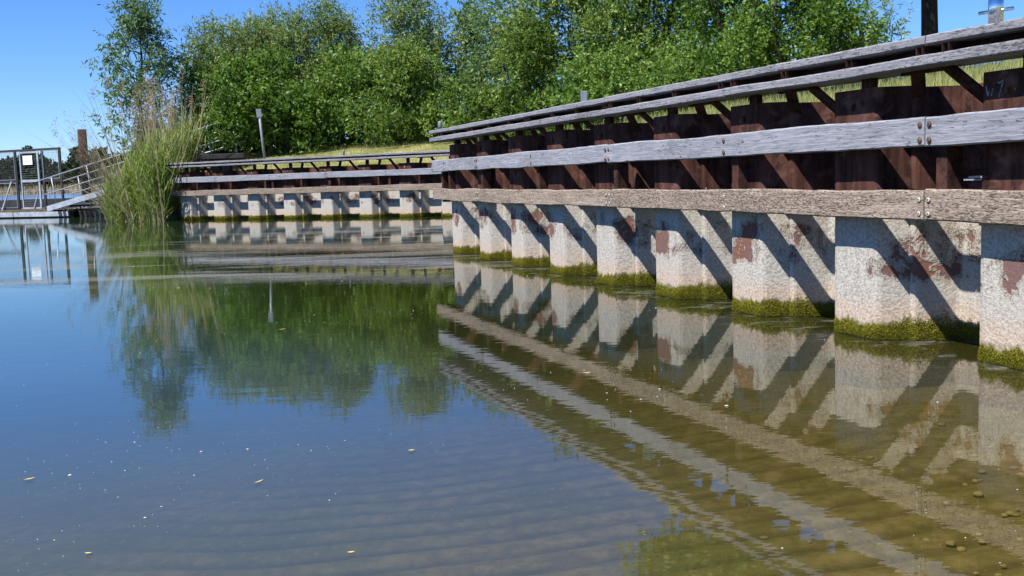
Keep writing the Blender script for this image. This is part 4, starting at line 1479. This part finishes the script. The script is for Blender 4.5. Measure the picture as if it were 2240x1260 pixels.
# drift into loose clusters
keep &= (np.sin(cx * 2.1 + np.sin(cy * 1.3) * 2) + np.sin(cy * 1.7 - cx) + g.normal(0, 0.6, n)) > 0.75
cx, cy = cx[keep], cy[keep]
n = len(cx)
s = g.lognormal(math.log(0.00085), 0.6, n) * (0.8 + cy * 0.10)
s = np.minimum(s, 0.008)
ang = g.uniform(0, 2 * math.pi, n)
V = []
for k in range(5):
    a = ang + k * 2 * math.pi / 5
    rr = s * g.uniform(0.5, 1.2, n)
    V.append(np.stack([cx + np.cos(a) * rr * 1.5, cy + np.sin(a) * rr, 0.0025 + 0.0 * cx], 1))
V.append(np.stack([cx, cy, 0.003 + s * 0.5], 1))
v = np.stack(V, 1).reshape(-1, 3)
f = (np.arange(n)[:, None, None] * 6 + np.array([[k, (k + 1) % 5, 5] for k in range(5)])[None]).reshape(-1, 3)
sp = mesh_np("floating_specks", v, f, M['speck'])
tag(sp, "tiny pale specks of fluff and pollen scattered over the water", "specks", kind='stuff')


def float_leaf(px, py, length, ang, label, narrow=0.3):
    r_ = at(px, py, 10.0)
    k = EYE / (EYE - r_.z)
    x, y = r_.x * k, r_.y * k
    mb = MB()
    N = 8
    for i in range(N + 1):
        s_ = i / N
        w_ = length * narrow * 0.5 * math.sin(math.pi * min(1, s_ * 1.02)) ** 0.8
        z_ = 0.004 + 0.25 * length * (s_ - 0.4) ** 2
        mb.v += [(length * (s_ - 0.5), -w_, z_ + 0.1 * w_), (length * (s_ - 0.5), 0, z_ - 0.001), (length * (s_ - 0.5), w_, z_ + 0.1 * w_)]
    for i in range(N):
        for q_ in range(2):
            mb.f.append([3 * i + q_, 3 * i + q_ + 1, 3 * i + q_ + 4, 3 * i + q_ + 3])
    o = mb.build("floating_leaf", M['floatleaf'], None, smooth=True)
    o.location = (x, y, 0.002)
    o.rotation_euler = (0, 0, ang)
    tag(o, label, "leaf", "fallen leaves on the water")


for a in ((64, 1051, 0.042, 0.5, "yellow willow leaf floating nearest the left edge of the water", 0.22),
          (566, 1057, 0.042, 0.9, "greenish slender leaf floating below the middle of the tree reflection", 0.18),
          (900, 988, 0.024, 0.0, "small oval yellow leaf on the blue water right of the slender green leaf", 0.5),
          (193, 1214, 0.022, -0.2, "small pale yellow leaf near the lower left corner", 0.4),
          (768, 1212, 0.022, 0.1, "small yellow leaf near the bottom edge, left of the rings", 0.4),
          (617, 722, 0.055, 0.2, "curled pale leaf within the green tree reflection", 0.25),
          (1283, 818, 0.045, 0.1, "yellow leaf drifting on the reflection of the brown timbers", 0.3)):
    float_leaf(*a)

pm = MB()
g = np.random.default_rng(31)
pts_v, pts_f, o_ = [], [], 0
ico = bmesh.new()
bmesh.ops.create_icosphere(ico, subdivisions=2, radius=1.0)
iv = np.array([v_.co[:] for v_ in ico.verts]); if_ = np.array([[v_.index for v_ in f_.verts] for f_ in ico.faces])
ico.free()
for i in range(520):
    x = g.uniform(0.7, 3.2); y = g.uniform(2.4, 6.0)
    if 4.2775 - 0.35245 * y - x < 0.05: continue
    d_ = 0.06 + (y - 1.6) * 0.062 + (1.5 - x) * 0.07
    if d_ > 0.13 + 0.12 * g.uniform(): continue
    r_ = min(g.lognormal(math.log(0.011), 0.4), 0.022)
    sc = np.array([r_ * g.uniform(0.9, 1.5), r_ * g.uniform(0.8, 1.2), r_ * 0.55])
    w_ = iv * sc * (1 + 0.12 * np.sin(iv * 4 + i)) + np.array([x, y, -d_ + r_ * 0.4])
    pts_v.append(w_); pts_f.append(if_ + o_); o_ += len(w_)
pb = mesh_np("pebbles", np.concatenate(pts_v), np.concatenate(pts_f), M['pebble'], smooth=True)
tag(pb, "ochre pebbles lying on the shallow bed by the near wall", "pebbles", kind='stuff')
